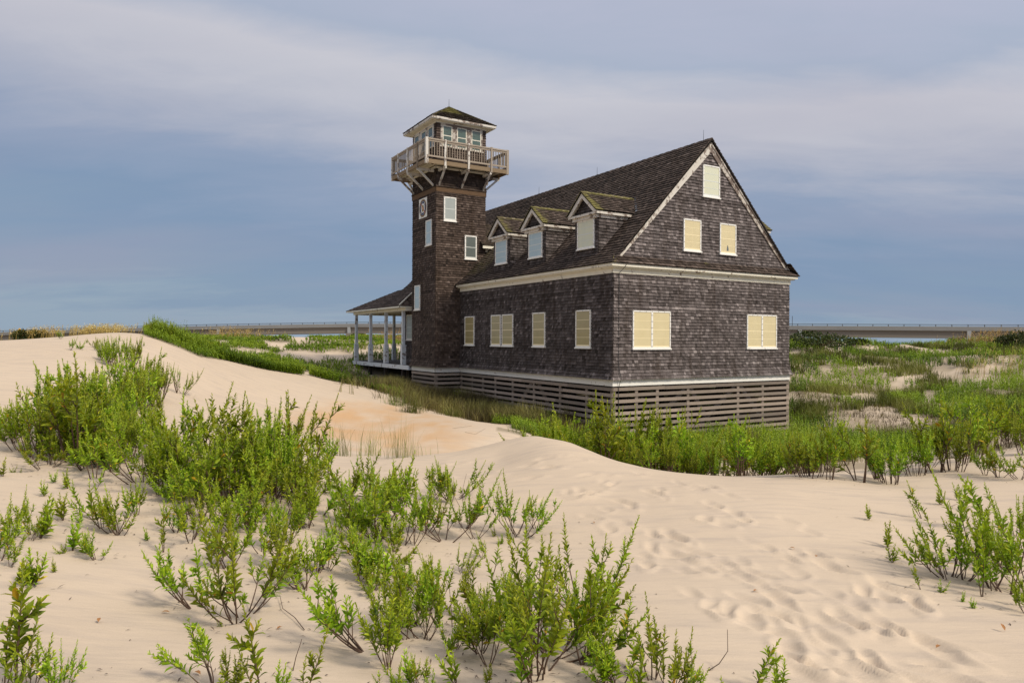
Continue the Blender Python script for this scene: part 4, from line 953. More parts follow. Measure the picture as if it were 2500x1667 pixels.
for k, bx, by, ty, tx in [('M',171,855,820,168),('S',195,853,824,195),('M',232,850,820,228),('M',242,858,826,240),('B',265,884,822,258),('B',285,897,814,288),('B',321,888,815,328),('M',300,895,835,300),('S',212,838,826,212),('D',395,982,882,398),('D',432,960,885,430),('O',445,962,897,448),('D',362,965,868,366),('S',352,845,832,352),('M',148,828,806,146),('S',120,824,808,119)]:
    plant(k, bx, by, ty, None, tx, DTOP, 12)
# thickets: bases scattered inside outlines; their tops follow the outline of the photographed thicket
def inside_poly(x, y, P):
    c = False; j = len(P)-1
    for i in range(len(P)):
        if (P[i][1] > y) != (P[j][1] > y) and x < (P[j][0]-P[i][0])*(y-P[i][1])/(P[j][1]-P[i][1]+1e-9)+P[i][0]: c = not c
        j = i
    return c
def scatter(kind, poly, cnt, top, cluster, dmin=0, jit=.22, mind=.28, mixl=.15):
    xs = [p[0] for p in poly]; ys = [p[1] for p in poly]; got = []; tries = 0
    while len(got) < cnt and tries < cnt*60:
        tries += 1; x, y = random.uniform(min(xs), max(xs)), random.uniform(min(ys), max(ys))
        if not inside_poly(x, y, poly): continue
        X, Y, Z = ground_at(x, y, dmin)
        if any((X-a)**2+(Y-b)**2 < mind**2 for a, b in got): continue
        got.append((X, Y)); t = float(np.interp(x, [q[0] for q in top], [q[1] for q in top]))
        h = min(1.6, max(.3, (y-t)*Y/F*(random.uniform(1-jit, 1.0) if len(got) % 3 else random.uniform(1.02, 1.22))))
        plant(('V' if len(got) % 3 == 0 else kind) if random.random() > mixl else 'L', x, y, None, h, x+random.gauss(0, 10), cluster, pos=(X, Y, Z), spread=min(1.5, random.uniform(.9, 1.2)*max(1, .75/h)))
TH1 = 'thicket on the side of the left dune'
top1 = [(0,985),(22,950),(64,945),(105,905),(150,895),(190,893),(235,893),(290,880),(330,868),(365,860),(382,900)]
scatter('B', [(20,1075),(60,1110),(120,1130),(215,1128),(262,1100),(292,1062),(300,1020),(360,1010),(372,960),(335,955),(250,985),(150,1010),(70,1040)], 32, top1, TH1, 6, .3)
scatter('B', [(200,1060),(300,1030),(345,1080),(340,1130),(230,1135)], 12, [(200,960),(345,985)], TH1, 6, .2)
scatter('B', [(-30,1055),(30,1058),(40,1085),(-30,1082)], 4, [(-50,1000),(30,990)], TH1, 6, .2)
scatter('M', [(70,1110),(120,1100),(270,1120),(262,1150),(90,1148)], 16, [(0,1050),(300,1050)], TH1, 6, .25, .2)
TH2 = 'thicket below the hollow'
top2 = [(290,1020),(352,995),(420,955),(480,970),(545,968),(600,990),(640,990),(670,970),(735,975),(800,1010)]
scatter('B', [(330,1120),(420,1115),(520,1115),(640,1125),(745,1150),(720,1215),(560,1240),(440,1215),(350,1180)], 24, top2, TH2, 5, .5, .26, .45)
scatter('M', [(380,1190),(700,1180),(730,1280),(600,1300),(420,1270)], 16, [(300,1120),(700,1100),(740,1130)], TH2, 4, .3, .22)
scatter('M', [(200,1130),(330,1100),(360,1000),(395,1000),(390,1110),(330,1200),(230,1170)], 14, [(200,1060),(390,960)], TH1, 5, .3, .25)
scatter('L', [(640,1130),(760,1120),(800,1180),(740,1260),(640,1260)], 9, [(640,1010),(800,1060)], TH2, 5, .4, .3)
RDG = 'leafy shrubs along the ridge left of the porch'
for k in range(26):
    x = random.uniform(358, 540) if k < 18 else random.uniform(540, 880); y0 = float(np.interp(x, [339*DS,425*DS,475*DS,555*DS,630*DS,727*DS,847*DS], [783*DS,814*DS,822*DS,833*DS,848*DS,857*DS,880*DS]))
    d = float(np.interp(x/DS, [340,420,480,620,750,850], [28.8,29.5,30.5,32.5,34,35]))+random.uniform(.2, 2.2); a = float(ray(x, y0)[0])
    plant(random.choice('BVB'), x, y0, None, random.uniform(.5, .95) if k < 18 else random.uniform(.35, .6), x+random.gauss(0, 5), RDG, pos=(a*d, d, float(terrain(np.array([a*d]), np.array([d]), False)[0])), spread=random.uniform(1, 1.4))
# the band behind the crest, in front of the slatted base
for poly, cnt, hh in (([(430,1230),(700,1250),(900,1200),(1080,1290),(960,1400),(760,1330),(560,1330)], 26, (.25,.6)), ([(800,1400),(1500,1480),(1520,1640),(950,1640)], 22, (.22,.45)), ([(930,1180),(1130,1200),(1100,1290),(950,1270)], 7, (.3,.6)), ([(0,1290),(130,1300),(110,1440),(0,1440)], 6, (.16,.34))):
    got = 0
    while got < cnt:
        x, y = random.uniform(0, 1520), random.uniform(1180, 1640)
        if not inside_poly(x, y, poly): continue
        got += 1; plant(random.choice('MMOMS' if hh[1] > .3 else 'MSO'), x, y, None, random.uniform(*hh), x+random.gauss(0, 30), MID if x > 140 else SPR)
BND = 'green band between the sand crest and the house'
top3 = [(1330,1030),(1380,1000),(1440,993),(1500,1008),(1530,1035),(1572,1018),(1610,1040),(1646,1000),(1700,1045),(1765,1030),(1855,1040),(1950,1030)]
cx_list = [1345,1372,1400,1432,1462,1495,1530,1560,1590,1622,1650,1690,1722,1760,1800,1838,1880,1925,1965]
for k, x0 in enumerate(cx_list):
    dd = random.uniform(1.0, 4.6); hs = random.uniform(.8, 1.4)
    if random.random() < .12: continue
    for q in range(random.choice((2,3,3,4))):
        x = x0+random.gauss(0, 13); cy = float(np.interp(x, [1250*DS,1320*DS,1400*DS,1520*DS,1700*DS,1890*DS], [1003*DS,1020*DS,1055*DS,1080*DS,1093*DS,1089*DS]))
        dc = float(np.interp(x, [1250*DS,1320*DS,1400*DS,1520*DS,1700*DS,1890*DS], [14.3,13.4,12.2,11.5,11.1,11.0]))
        a = float(ray(x, cy)[0]); Y = dc+max(.8, dd+random.gauss(0, .6)); X = a*Y; Z = float(terrain(np.array([X]), np.array([Y]), False)[0])
        if house_uv(X, Y)[1] > -.6 and house_uv(X, Y)[0] > -.6: continue
        t = float(np.interp(x, [p[0] for p in top3], [p[1] for p in top3])); zt = ZC+float(ray(x, t)[1])*Y
        h = min(1.95, max(.35, (zt-Z)*hs*random.uniform(.6, 1.08)))
        plant(random.choice('BVLV'), x, cy, None, h, x+random.gauss(8, 14), BND, pos=(X, Y, Z), spread=random.uniform(.8, 1.25)*max(1, .7/h))
plant('T', 1690, 1160, None, 1.35, 1650, BND, pos=(lambda d: (float(ray(1680,1000)[0])*d, d, float(terrain(np.array([float(ray(1680,1000)[0])*d]), np.array([d]), False)[0])))(13.5))

ORD = ['first','second','third','fourth','fifth','sixth','seventh','eighth','ninth','tenth','eleventh','twelfth','thirteenth','fourteenth','fifteenth','sixteenth','seventeenth','eighteenth','nineteenth','twentieth']
def ordinal(i):
    if i < 20: return ORD[i]
    t = ['twenty','thirty','forty','fifty','sixty','seventy'][(i+1)//10-2]; q = (i+1) % 10
    return ({'twenty':'twentieth','thirty':'thirtieth','forty':'fortieth','fifty':'fiftieth','sixty':'sixtieth','seventy':'seventieth'}[t] if q == 0 else t+'-'+ORD[q-1])
LOOK = {'B':'tall bushy','D':'thin bare-stemmed','M':'bushy leafy','L':'large leafy', 'V':'tall spiky','O':'open branching','T':'upright leafy','S':'small leafy'}
CL = {BOTTOM:'plants along the bottom edge', SPR:'sprouts on pale sand at left', RGT:'shrubs right of the footprints', BEY:'shrubs beyond the right crest', DTOP:'shrubs crowning the left dune'}
for cl in (BOTTOM, SPR, MID, RGT, BEY, DTOP):
    rows = sorted([p for p in PLANTS if p[1] == cl], key=lambda p: p[2])
    cnt = {}
    for o, _, x, k, h in rows:
        sub = CL.get(cl) or ('%s shrubs %s' % ('nearer' if o.location.y < 5.7 else 'farther', 'left of middle foreground' if x < 930 else 'in the middle foreground'))
        i = cnt.get((k, sub), 0); cnt[(k, sub)] = i+1; nm = 'sprout' if k in 'ST' else 'shrub'
        tag(o, '%s %s %s from the left among the %s' % (ordinal(i), LOOK[k], nm, sub), nm, cl)
SH = {TH1:'bushy green shrub crowded in the dark thicket on the side of the left dune', TH2:'bushy green shrub crowded in the bright thicket below the orange sand hollow', RDG:'leafy green shrub on the dune ridge between bare sand slope and porch', BND:'bushy green shrub in the band between sand crest and slatted house base'}
for o, cl, x, k, h in PLANTS:
    if cl in SH: tag(o, SH[cl], 'shrub', cl)
for L in PROTO.values():
    for lo, so, h in L: bpy.data.objects.remove(lo); bpy.data.objects.remove(so)

# ---- grasses and low cover: too many to count
def blades(X, Y, Z, H, Wd, lean_az, lean, seg=3, tint0=None, rg=rng):
    k = len(X); B = np.c_[X, Y, Z]; dirx = np.c_[np.cos(lean_az), np.sin(lean_az), np.zeros(k)]
    wdir = np.c_[-np.sin(lean_az+rg.normal(0,.9,k)), np.cos(lean_az+rg.normal(0,.9,k)), np.zeros(k)]
    P = []
    for i in range(seg+1):
        t = i/seg; c = B+dirx*(H*lean*t**1.8)[:,None]; c[:,2] += H*(t-.25*np.minimum(lean, 1.2)*t**2.2); w = (Wd*(1-t)**.6)[:,None]
        if i < seg: P += [c-wdir*w, c+wdir*w]
        else: P += [c]
    V = np.stack(P, 1).reshape(-1, 3); n = 2*seg+1; b = np.arange(k)[:,None]*n
    quad = np.concatenate([b+np.array([[2*i, 2*i+1, 2*i+3, 2*i+2]]) for i in range(seg-1)]); tri = b+np.array([[2*seg-2, 2*seg-1, 2*seg]])
    return V, quad, tri, np.tile(tint0, seg-1), tint0
def blade_obj(name, data, m, parent=None):
    V, q, t, tq, tt = data; return big_mesh(name, V, [q, t], m, [tq, tt], parent)
def sample(cnt, a0, a1, d0, d1, seed):
    g = np.random.default_rng(seed); d = 1/np.sqrt(g.uniform(1/d1**2, 1/d0**2, cnt)) if True else 0
    d = np.where(g.random(cnt) < .5, d, np.exp(g.uniform(math.log(d0), math.log(d1), cnt))); a = g.uniform(a0, a1, cnt)
    X = a*d; Z = terrain(X, d, False); return g, X, d, Z
def hsel(*arrs, m): return [a[m] for a in arrs]
# beach grass over the far dunes
g, X, Y, Z = sample(210000, -.80, .80, 24, 125, 11)
keep = g.random(len(X)) < veg_density(X, Y, Z); X, Y, Z = hsel(X, Y, Z, m=keep)
pz = fbm(X/3.2, Y/3.2, 61); gr = pz < np.where(X > 5, .42, .26); Xg, Yg, Zg = hsel(X, Y, Z, m=gr)
k = len(Xg); rp = 5; cl = np.repeat(np.arange(k), rp); kk = k*rp
tone = np.clip(.45+(fbm(Xg/2.0, Yg/2.0, 63)-.47)*2.2, .05, .8)
tag(blade_obj('dune_grass', blades(Xg[cl]+g.normal(0,.10,kk), Yg[cl]+g.normal(0,.10,kk), Zg[cl]-.02, g.uniform(.25,.75,kk)*np.where(Xg[cl] > 8, 1.1, .6), np.maximum(.007, Yg[cl]*.00032)*g.uniform(.7,1.4,kk), g.uniform(0,6.28,kk), np.abs(g.normal(.35,.3,kk)), 2, np.clip(tone[cl]+g.normal(0,.16,kk), 0, .84)), M_GRASS), 'olive beach grass covering the dunes behind the house', 'grass', kind='stuff')
# leafy ground cover: little upright spikes of leaves
def spikes(X, Y, Z, H, name, m, label, per=11, g=rng, tone=None, wide=.2):
    k = len(X); idx = np.repeat(np.arange(k), per); kk = k*per
    t = np.tile(np.linspace(.08, 1, per), k); az = g.uniform(0, 6.28, kk); sz = np.maximum(.05, Y[idx]*.0016)*g.uniform(.8, 1.3, kk)*(1.15-.5*t)
    la = g.uniform(0, 6.28, k); ln = np.abs(g.normal(0, .18, k))
    B = np.c_[X[idx]+np.cos(la[idx])*ln[idx]*H[idx]*t, Y[idx]+np.sin(la[idx])*ln[idx]*H[idx]*t, Z[idx]+H[idx]*t*.9]
    el = np.radians(g.uniform(20, 70, kk)); D = np.c_[np.cos(az)*np.cos(el), np.sin(az)*np.cos(el), np.sin(el)]; Nn = np.c_[-np.cos(az)*np.sin(el), -np.sin(az)*np.sin(el), np.cos(el)]; Wv = np.cross(D, Nn)
    V, tri, quad = leaf_arrays(B, D, Wv, Nn, sz*1.7, sz*wide*1.9, False)
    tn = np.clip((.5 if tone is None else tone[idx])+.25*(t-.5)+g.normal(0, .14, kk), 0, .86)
    o = big_mesh(name, V, [quad], m, [np.tile(tn, 2)]); tag(o, label, 'ground cover', kind='stuff'); return o
Xc, Yc_, Zc_ = hsel(X, Y, Z, m=~gr); sub = g.random(len(Xc)) < .62; Xc, Yc_, Zc_ = hsel(Xc, Yc_, Zc_, m=sub)
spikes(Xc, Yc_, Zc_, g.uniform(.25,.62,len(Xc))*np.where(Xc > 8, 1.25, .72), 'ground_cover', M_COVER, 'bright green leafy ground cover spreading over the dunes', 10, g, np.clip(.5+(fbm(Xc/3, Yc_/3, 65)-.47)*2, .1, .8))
# denser strip along the upper edge of the left sand slope and below the porch
g = np.random.default_rng(12); ex, ey, ez, eh = [], [], [], []
for k in range(5200):
    x = g.uniform(372, 1010); y0 = float(np.interp(x, EDGE_X, EDGE_Y)); off = abs(g.normal(0, 1))*((.8+1.9*g.random()) if x < 500 or x > 880 else (.4+.9*g.random())); d0 = float(np.interp(x/DS, [340,420,480,620,750,850,950,1050], [28.5,29,30,32,33.5,35,33.5,31]))
    a = float(ray(x, y0)[0]); d = d0+off+.25; ex.append(a*d); ey.append(d); eh.append(g.uniform(.35,.85)*(1.05 if x < 500 else .66)*(.35+1.3*fbm(np.array(a*d/1.4), np.array(d/1.4), 71)))
ex, ey, eh = np.array(ex), np.array(ey), np.array(eh); ez = terrain(ex, ey, False); uu, vv = house_uv(ex, ey); ok = ~((uu > -1.7) & (vv > 13) & (vv < 27.3)) & ~((uu > -.2) & (vv > -.2)) & (fbm(ex/1.3, ey/1.3, 73) > .43)
spikes(ex[ok], ey[ok], ez[ok], eh[ok], 'ground_cover', M_COVER, 'green leafy growth lining the upper edge of the sand slope left of the house', 14, g, np.clip(.42+(fbm(ex[ok]/2, ey[ok]/2, 75)-.47)*1.6, .1, .8))
# dry beach grass along the side wall
g = np.random.default_rng(14); k = 7600; v = g.uniform(-.5, 16.5, k); u = -.5-np.abs(g.normal(0, 1, k))*np.interp(v, [-.5,3,8,13,16.5], [.45,1.0,2.0,1.9,1.4])-np.where(v > 12.9, 1.5, 0)
gx = HO[0]+HU[0]*u+HV[0]*v; gy = HO[1]+HU[1]*u+HV[1]*v; ok = fbm(gx/.9, gy/.9, 81) > np.interp(v, [0,3,6,16], [.50,.45,.41,.40]); gx, gy, v = gx[ok], gy[ok], v[ok]; k = len(gx); rp = 7; c = np.repeat(np.arange(k), rp); kk = k*rp
gz = terrain(gx, gy, False); tn = np.clip(.30+(fbm(gx/1.5, gy/1.5, 83)-.47)*2, .02, .8)
tag(blade_obj('wall_grass', blades(gx[c]+g.normal(0,.07,kk), gy[c]+g.normal(0,.07,kk), gz[c]-.02, g.uniform(.3,.85,kk)*(.5+1.3*fbm(gx[c]/1.3, gy[c]/1.3, 87)), g.uniform(.006,.012,kk), g.uniform(0,6.28,kk), np.abs(g.normal(.45,.35,kk)), 3, np.clip(tn[c]+g.normal(0,.17,kk), 0, .84)), M_WGRASS), 'dry brownish beach grass along the foot of the long wall', 'grass', kind='stuff')
# low grass and weeds on the flat ground round the right of the house
g = np.random.default_rng(15); k = 9000; u = g.uniform(-2, 22, k); v = g.uniform(-11, 6, k); gx = HO[0]+HU[0]*u+HV[0]*v; gy = HO[1]+HU[1]*u+HV[1]*v
ok = (fbm(gx/1.6, gy/1.6, 91) > .43) & ~((u > -.1) & (u < W_+.1) & (v > -.08)) & (gy > 16.5) & (u > .5); gx, gy = gx[ok], gy[ok]; k = len(gx); rp = 5; c = np.repeat(np.arange(k), rp); kk = k*rp; gz = terrain(gx, gy, False); tn = np.clip(.42+(fbm(gx/1.2, gy/1.2, 93)-.47)*2, .05, .8)
tag(blade_obj('yard_grass', blades(gx[c]+g.normal(0,.09,kk), gy[c]+g.normal(0,.09,kk), gz[c]-.02, g.uniform(.1,.32,kk), g.uniform(.005,.010,kk), g.uniform(0,6.28,kk), np.abs(g.normal(.4,.35,kk)), 2, np.clip(tn[c]+g.normal(0,.17,kk), 0, .84)), M_WGRASS), 'short green and brown grass on the flat ground beside the gable end', 'grass', kind='stuff')
# sea oats with tan plumes on the far crests
def oats(cx, cy, rx, n, seed, name, label, hh=(.8,1.5)):
    g = np.random.default_rng(seed); V0, Q, T1, TT = [], [], [], []
    x = g.normal(cx, rx, n); y0 = cy; X = np.zeros(n); Y = np.zeros(n)
    d = 40 if cx < 300 else ground_at(cx, cy, 30)[1]; a = ray(x, np.full(n, cy))[0]; Y = d+g.normal(0, .9 if cx < 300 else 2.0, n)*d/60; X = a*Y; Z = terrain(X, Y, False)
    H = g.uniform(*hh, n); az = g.normal(0, .5, n); ln = np.abs(g.normal(.2, .12, n)); w = np.maximum(.006, Y*.00022)
    base = blades(X, Y, Z, H, w, az, ln, 3, g.uniform(.1,.6,n))
    rep = 6; i = np.repeat(np.arange(n), rep); kk = n*rep; t = np.tile(np.linspace(.70, 1.0, rep), n)
    B = np.c_[X[i]+np.cos(az[i])*H[i]*ln[i]*t**1.8, Y[i]+np.sin(az[i])*H[i]*ln[i]*t**1.8, Z[i]+H[i]*(t-.25*ln[i]*t**2.2)]
    az2 = az[i]+g.normal(0, .8, kk); el = g.uniform(-.6, .7, kk); D = np.c_[np.cos(az2)*np.cos(el), np.sin(az2)*np.cos(el), np.sin(el)]; Nn = np.c_[-np.cos(az2)*np.sin(el), -np.sin(az2)*np.sin(el), np.cos(el)]; Wv = np.cross(D, Nn); sz = np.maximum(.10, Y[i]*.0022)*g.uniform(.7, 1.2, kk)
    Vl, tri, quad = leaf_arrays(B, D, Wv, Nn, sz, sz*.26, False)
    nb = len(base[0]); V = np.concatenate([base[0], Vl]); o = big_mesh(name, V, [base[1], quad+nb, base[2]], M_OAT, [base[3]*.5, np.tile(np.clip(g.normal(.5,.2,kk), 0, .84), 2), base[4]*.5]); tag(o, label, 'sea oats', kind='stuff'); return o
for i, (cx, cy, rx, n, lb) in enumerate([(95,826,34,220,'tan sea oats behind the left end of the dune'),(240,806,38,420,'tan sea oats massed on the crest under the bridge parapet at far left'),(480,822,50,420,'tan sea oats along the bridge foot left of the porch'),(560,826,45,200,'loose tan sea oats near the grey bridge pier'),(700,812,40,120,'thin sea oats on the knoll in front of the bridge'),(850,808,20,80,'small stand of sea oats on the hump beside the porch'),
    (960,838,25,160,'golden sea oats seen between the porch posts'),(2190,842,60,420,'golden sea oats on the dune left of the bridge pier'),(2310,836,55,420,'golden sea oats in front of the dark bridge pier'),(2420,845,45,260,'golden sea oats right of the bridge pier'),(2440,915,50,110,'pale dry grass heads on the sandy slope at far right')]):
    oats(cx, cy, rx, n, 200+i, 'sea_oats', lb, (.4,.85) if cx < 300 else (.9,1.6) if cx > 1500 else (.8,1.5))
# dark bushes on the crests
def bush(cx, cy, wpx, hpx, seed, label, cnt=1500):
    X, Y, Z = ground_at(cx, cy, 40); g = np.random.default_rng(seed)
    if cx < 100: Y = 40.; X = float(ray(cx, cy)[0])*Y; Z = float(terrain(np.array([X]), np.array([Y]))[0])
    rx = wpx*Y/F/2; h = hpx*Y/F
    o = empty('bush', (X, Y, Z-.1), 0, label, 'bush', 'dark bushes on the dune crests')
    st = MB()
    for k in range(9):
        a = g.random()*6.28; q = g.uniform(.2,.8); st.tube([(0,0,0),(math.cos(a)*q*rx*.5,math.sin(a)*q*rx*.4,h*.4),(math.cos(a)*q*rx,math.sin(a)*q*rx*.7,h*.75)], [.06,.04,.02], 5)
    st.build('stems', M_STEM, o)
    lob = [(g.uniform(-.75,.75)*rx, g.uniform(-.5,.5)*rx, h*g.uniform(.35,.72), g.uniform(.28,.5)) for k in range(13)]
    c = g.integers(0, 13, cnt); L = np.array(lob)[c]; d = g.normal(0,1,(cnt,3)); d = unit(d); rr = g.uniform(.7,1.08,cnt)
    B = np.c_[L[:,0]+d[:,0]*L[:,3]*rx*.75*rr, L[:,1]+d[:,1]*L[:,3]*rx*.75*rr, np.maximum(.05, L[:,2]+d[:,2]*h*.38*rr)]
    D = unit(d+g.normal(0,.6,(cnt,3))+np.array((0,0,.5))); Nn = unit(np.cross(D, g.normal(0,1,(cnt,3)))); Wv = np.cross(D, Nn); sz = g.uniform(.10,.24,cnt)*max(1, Y/60)
    V, tri, quad = leaf_arrays(B, D, Wv, Nn, sz, sz*.3, False); big_mesh('foliage', V, [quad], M_BUSH, [np.tile(np.clip(g.normal(.42,.22,cnt), 0, .84), 2)], o)
bush(72, 822, 82, 26, 301, 'dark rounded bush behind the left dune crest, under the yellow road sign', 1300)
bush(1995, 852, 165, 42, 302, 'broad dark bush on the dune beside the right corner of the house', 2600)
bush(2092, 842, 60, 14, 303, 'low dark bush filling the gap before the sea', 700)
bush(2480, 850, 130, 36, 304, 'dark green bush at the right edge of the dunes', 2000)
bush(2535, 848, 120, 40, 306, 'dark bush cut off by the right edge', 1200)
bush(655, 824, 50, 14, 305, 'small dark bush left of the sandy knoll', 700)
bush(845, 813, 50, 15, 307, 'rounded bush on the hump beside the porch', 700)
# grass tufts on the sand
def tuft(x, y, hpx, n, seed, label, lean=.25, wid=.15, dmin=0, dry=.35):
    X, Y, Z = ground_at(x, y, dmin); g = np.random.default_rng(seed); h = hpx*Y/F
    o = empty('grass_tuft', (X, Y, Z-.01), 0, label, 'grass tuft', 'grass tufts on the sand')
    n = int(n*1.7); bx = g.normal(0, wid, n); by = g.normal(0, wid*.6, n)
    d = blades(bx, by, np.zeros(n), h*g.uniform(.4,1.05,n), np.full(n, max(.0035, Y*.00022))*g.uniform(.7,1.3,n), g.uniform(0,6.28,n), np.abs(g.normal(lean,.2,n)), 4, np.clip(g.normal(dry,.18,n), 0, .84)); blade_obj('blades', d, M_GRASS, o)
for i, t in enumerate([(976,1117,118,46,'tallest tuft of thin beach grass at the edge of the hollow'),(905,1112,92,34,'thin grass tuft left of the tallest one in the hollow'),(830,1112,95,40,'reddish thin grass tuft beside the green thicket'),(1012,1114,62,16,'small sparse tuft right of the tallest grass in the hollow'),(760,1085,75,18,'wispy grass behind the tips of the green thicket')]): tuft(*t[:4], 400+i, t[4], .16 if i != 2 else .3, .16, 0, .62 if i != 2 else .35)
for i, t in enumerate([(967,990,40,70,'small grey green tuft on the sand left of the wall grass'),(1008,1008,62,110,'dark grass tuft at the head of the sand slope'),(1099,1016,30,90,'low brown tuft at the lower edge of the wall grass'),(1265,1058,36,60,'small dark tuft at the foot of the wall grass'),(1190,1030,40,120,'brown tuft hanging over the sand below the long wall')]): tuft(*t[:4], 410+i, t[4], .5, .22, 15, .3)
# dry twigs and fallen leaves
def twig(pts, label, r=.0034, flat=False):
    flat = 'lying' in label or 'runner' in label or 'short forked' in label or 'stick' in label
    m = MB(); P = []
    X, Y, Z = ground_at(pts[0][0], pts[0][1])
    for i, (x, y, dz) in enumerate(pts):
        a, b = ray(x, y)
        if flat: X2, Y2, Z2 = ground_at(x, y); P.append((X2, Y2, Z2+.008+.3*dz))
        else: P.append((float(a)*Y, Y+.03*i, float(b)*Y+ZC))
    o0 = np.array(P[0]); Pl = [tuple(np.array(p)-o0) for p in P]; m.tube(Pl, np.linspace(r, r*.5, len(P)), 5)
    o = m.build('dry_twig', M_TWIG); o.location = o0; tag(o, label, 'twig', 'dry twigs on the sand')
for pts, lb in [([(743,1540,.0),(720,1515,.05),(690,1490,.03),(683,1462,.06)],'long thin dry twig lying on bare sand at bottom centre'),([(715,1637,0),(718,1610,.08),(729,1570,.2)],'single dry stalk standing near the bottom edge'),([(1267,1331,0),(1285,1318,.05),(1302,1291,.08)],'short forked twig on sand left of the footprints'),([(1104,1530,.0),(1100,1480,.15),(1095,1440,.3)],'thin dry stalk among the middle shrubs'),
    ([(405,1420,0),(390,1405,.04),(372,1388,.1)],'bare dry twig left of the leaning shrub'),([(1131,1239,0),(1128,1200,.15),(1138,1158,.32)],'tall bare stalk behind the middle shrubs'),([(1124,1239,0),(1110,1215,.1),(1102,1172,.25)],'bare curved stalk beside the tall one'),([(1180,1237,0),(1172,1210,.1),(1163,1180,.22)],'bare stalk right of the tall one'),([(1725,1639,0),(1760,1625,.05),(1785,1600,.12),(1788,1552,.25)],'curved dry twig beside the lone small plant'),
    ([(1105,1047,.0),(1150,1041,.03),(1178,1030,.03)],'long dry runner on the sand slope below the wall'),([(1135,1056,.0),(1160,1062,.02),(1185,1048,.05)],'dark dry runner in the hollow'),([(815,935,0),(845,943,.05),(870,942,.02)],'dry stick at the top of the sand slope'),([(2305,1240,.0),(2330,1235,.1),(2356,1228,.12)],'dark fallen blade among the right hand shrubs')]: twig(pts, lb)
M_DRY = m_flat('dry_leaf', (.30,.14,.05), .7, .2)
for i, (x, y, lb) in enumerate([(240,1523,'curled brown leaf on the bare sand at lower left'),(130,1290,'narrow brown leaf by the left sprouts'),(690,1533,'brown leaf below the leaning shrub'),(415,1498,'small dark leaf left of the leaning shrub'),(475,1645,'brown leaf near the bottom stem'),(1447,1278,'tiny brown leaf inside a footprint'),(1927,1338,'dark leaf fragment among the footprints'),(1992,1360,'brown leaf in a far footprint'),(2285,1586,'dark leaf in the lower right footprint'),(2454,1545,'brown leaf on clean sand at lower right'),(1850,1446,'tiny dark speck of leaf on the trail')]):
    X, Y, Z = ground_at(x, y); g = np.random.default_rng(500+i); V, tri, quad = leaf_arrays(np.zeros((1,3)), unit(np.array([[g.normal(),g.normal(),.15]])), np.array([[0,0,0.]]), np.array([[0,0,1.]]), np.array([.05]), np.array([.011]), True)
    D = unit(np.array([[g.normal(),g.normal(),.12]])); Wv = unit(np.cross(D, np.array([[0,0,1.]]))); V, tri, quad = leaf_arrays(np.zeros((1,3)), D, Wv, np.cross(Wv, D), np.array([.055]), np.array([.012]), True)
    o = big_mesh('fallen_leaf', V, [tri, quad], M_DRY, None); o.location = (X, Y, float(terrain(np.array([X]), np.array([Y]))[0])+.012); tag(o, lb, 'leaf', 'fallen leaves on the sand')

# broken stalks and leaf crumbs lying under the plants
g = np.random.default_rng(77); bx, by = [], []
for o, cl, x, k, h in PLANTS:
    n_ = int(g.integers(4, 12)) if k != 'S' else 2; r_l = .12+h*.35
    bx += list(o.location.x+g.normal(0, r_l, n_)); by += list(o.location.y+g.normal(0, r_l, n_))
bx, by = np.array(bx), np.array(by); k = len(bx); bz = terrain(bx, by)+.006; az = g.uniform(0, 6.28, k); ln = g.uniform(.012, .06, k); wd_ = g.uniform(.002, .006, k)
D = np.c_[np.cos(az), np.sin(az), g.normal(.05,.12,k)]; Wv = np.c_[-np.sin(az), np.cos(az), np.zeros(k)]; Nn = np.tile((0,0,1.), (k,1))
V, tri, quad = leaf_arrays(np.c_[bx,by,bz], D, Wv, Nn, ln, wd_, False)
tag(big_mesh('plant_litter', V, [quad], M_TWIG, [np.tile(g.random(k), 2)]), 'dry brown crumbs of stalk and leaf on the sand under the plants', 'litter', kind='stuff')

# ================================================================== BRIDGE
def concrete():
    m, nt = mat('bridge_concrete'); n = N(nt); a = noise(n, .35, 5, (1,1,3)); b = noise(n, .12, 4, (1,1,.2)); col = mix(n, a, (.18,.18,.175), (.25,.247,.235)); k = n('Math', operation='MULTIPLY', i_1=.3); n.l(b, k.inputs[0]); col = mix(n, k.outputs[0], col, (.2,.19,.18)); fin(n, col, .85, a, .2, .02); return m
M_CONC = concrete(); M_CONC2 = m_flat('girder_concrete', (.19,.17,.145), .9, .15); M_PIER = m_flat('pier_concrete', (.30,.31,.31), .85, .2)
BR = np.array([(205,150,8.15),(114,174,8.3),(74,184,8.55),(30,194.5,8.9),(-10,204.5,9.1),(-50,215,9.15),(-96,222,8.35),(-140,231,7.3),(-176,240,6.15),(-260,262,3.6)])     # x, y, height of the rail top
bridge = empty('road_bridge', (0,0,0), 0, 'long grey concrete road bridge crossing behind the dunes', 'bridge')
def sweep(name, m, prof, parent):
    mb = MB()
    for i in range(len(BR)-1):
        p, q = BR[i], BR[i+1]; d = (q-p)[:2]; d = d/np.linalg.norm(d); nrm = np.array((d[1], -d[0])) if True else 0
        if nrm[1] > 0: nrm = -nrm                      # towards the camera
        A = [np.array((p[0]+nrm[0]*o, p[1]+nrm[1]*o, p[2]+z)) for o, z in prof]; B = [np.array((q[0]+nrm[0]*o, q[1]+nrm[1]*o, q[2]+z)) for o, z in prof]; k = len(prof)
        for j in range(k): mb.face([A[j], A[(j+1)%k], B[(j+1)%k], B[j]])
        if i == 0: mb.face(A)
    return mb.build(name, m, parent)
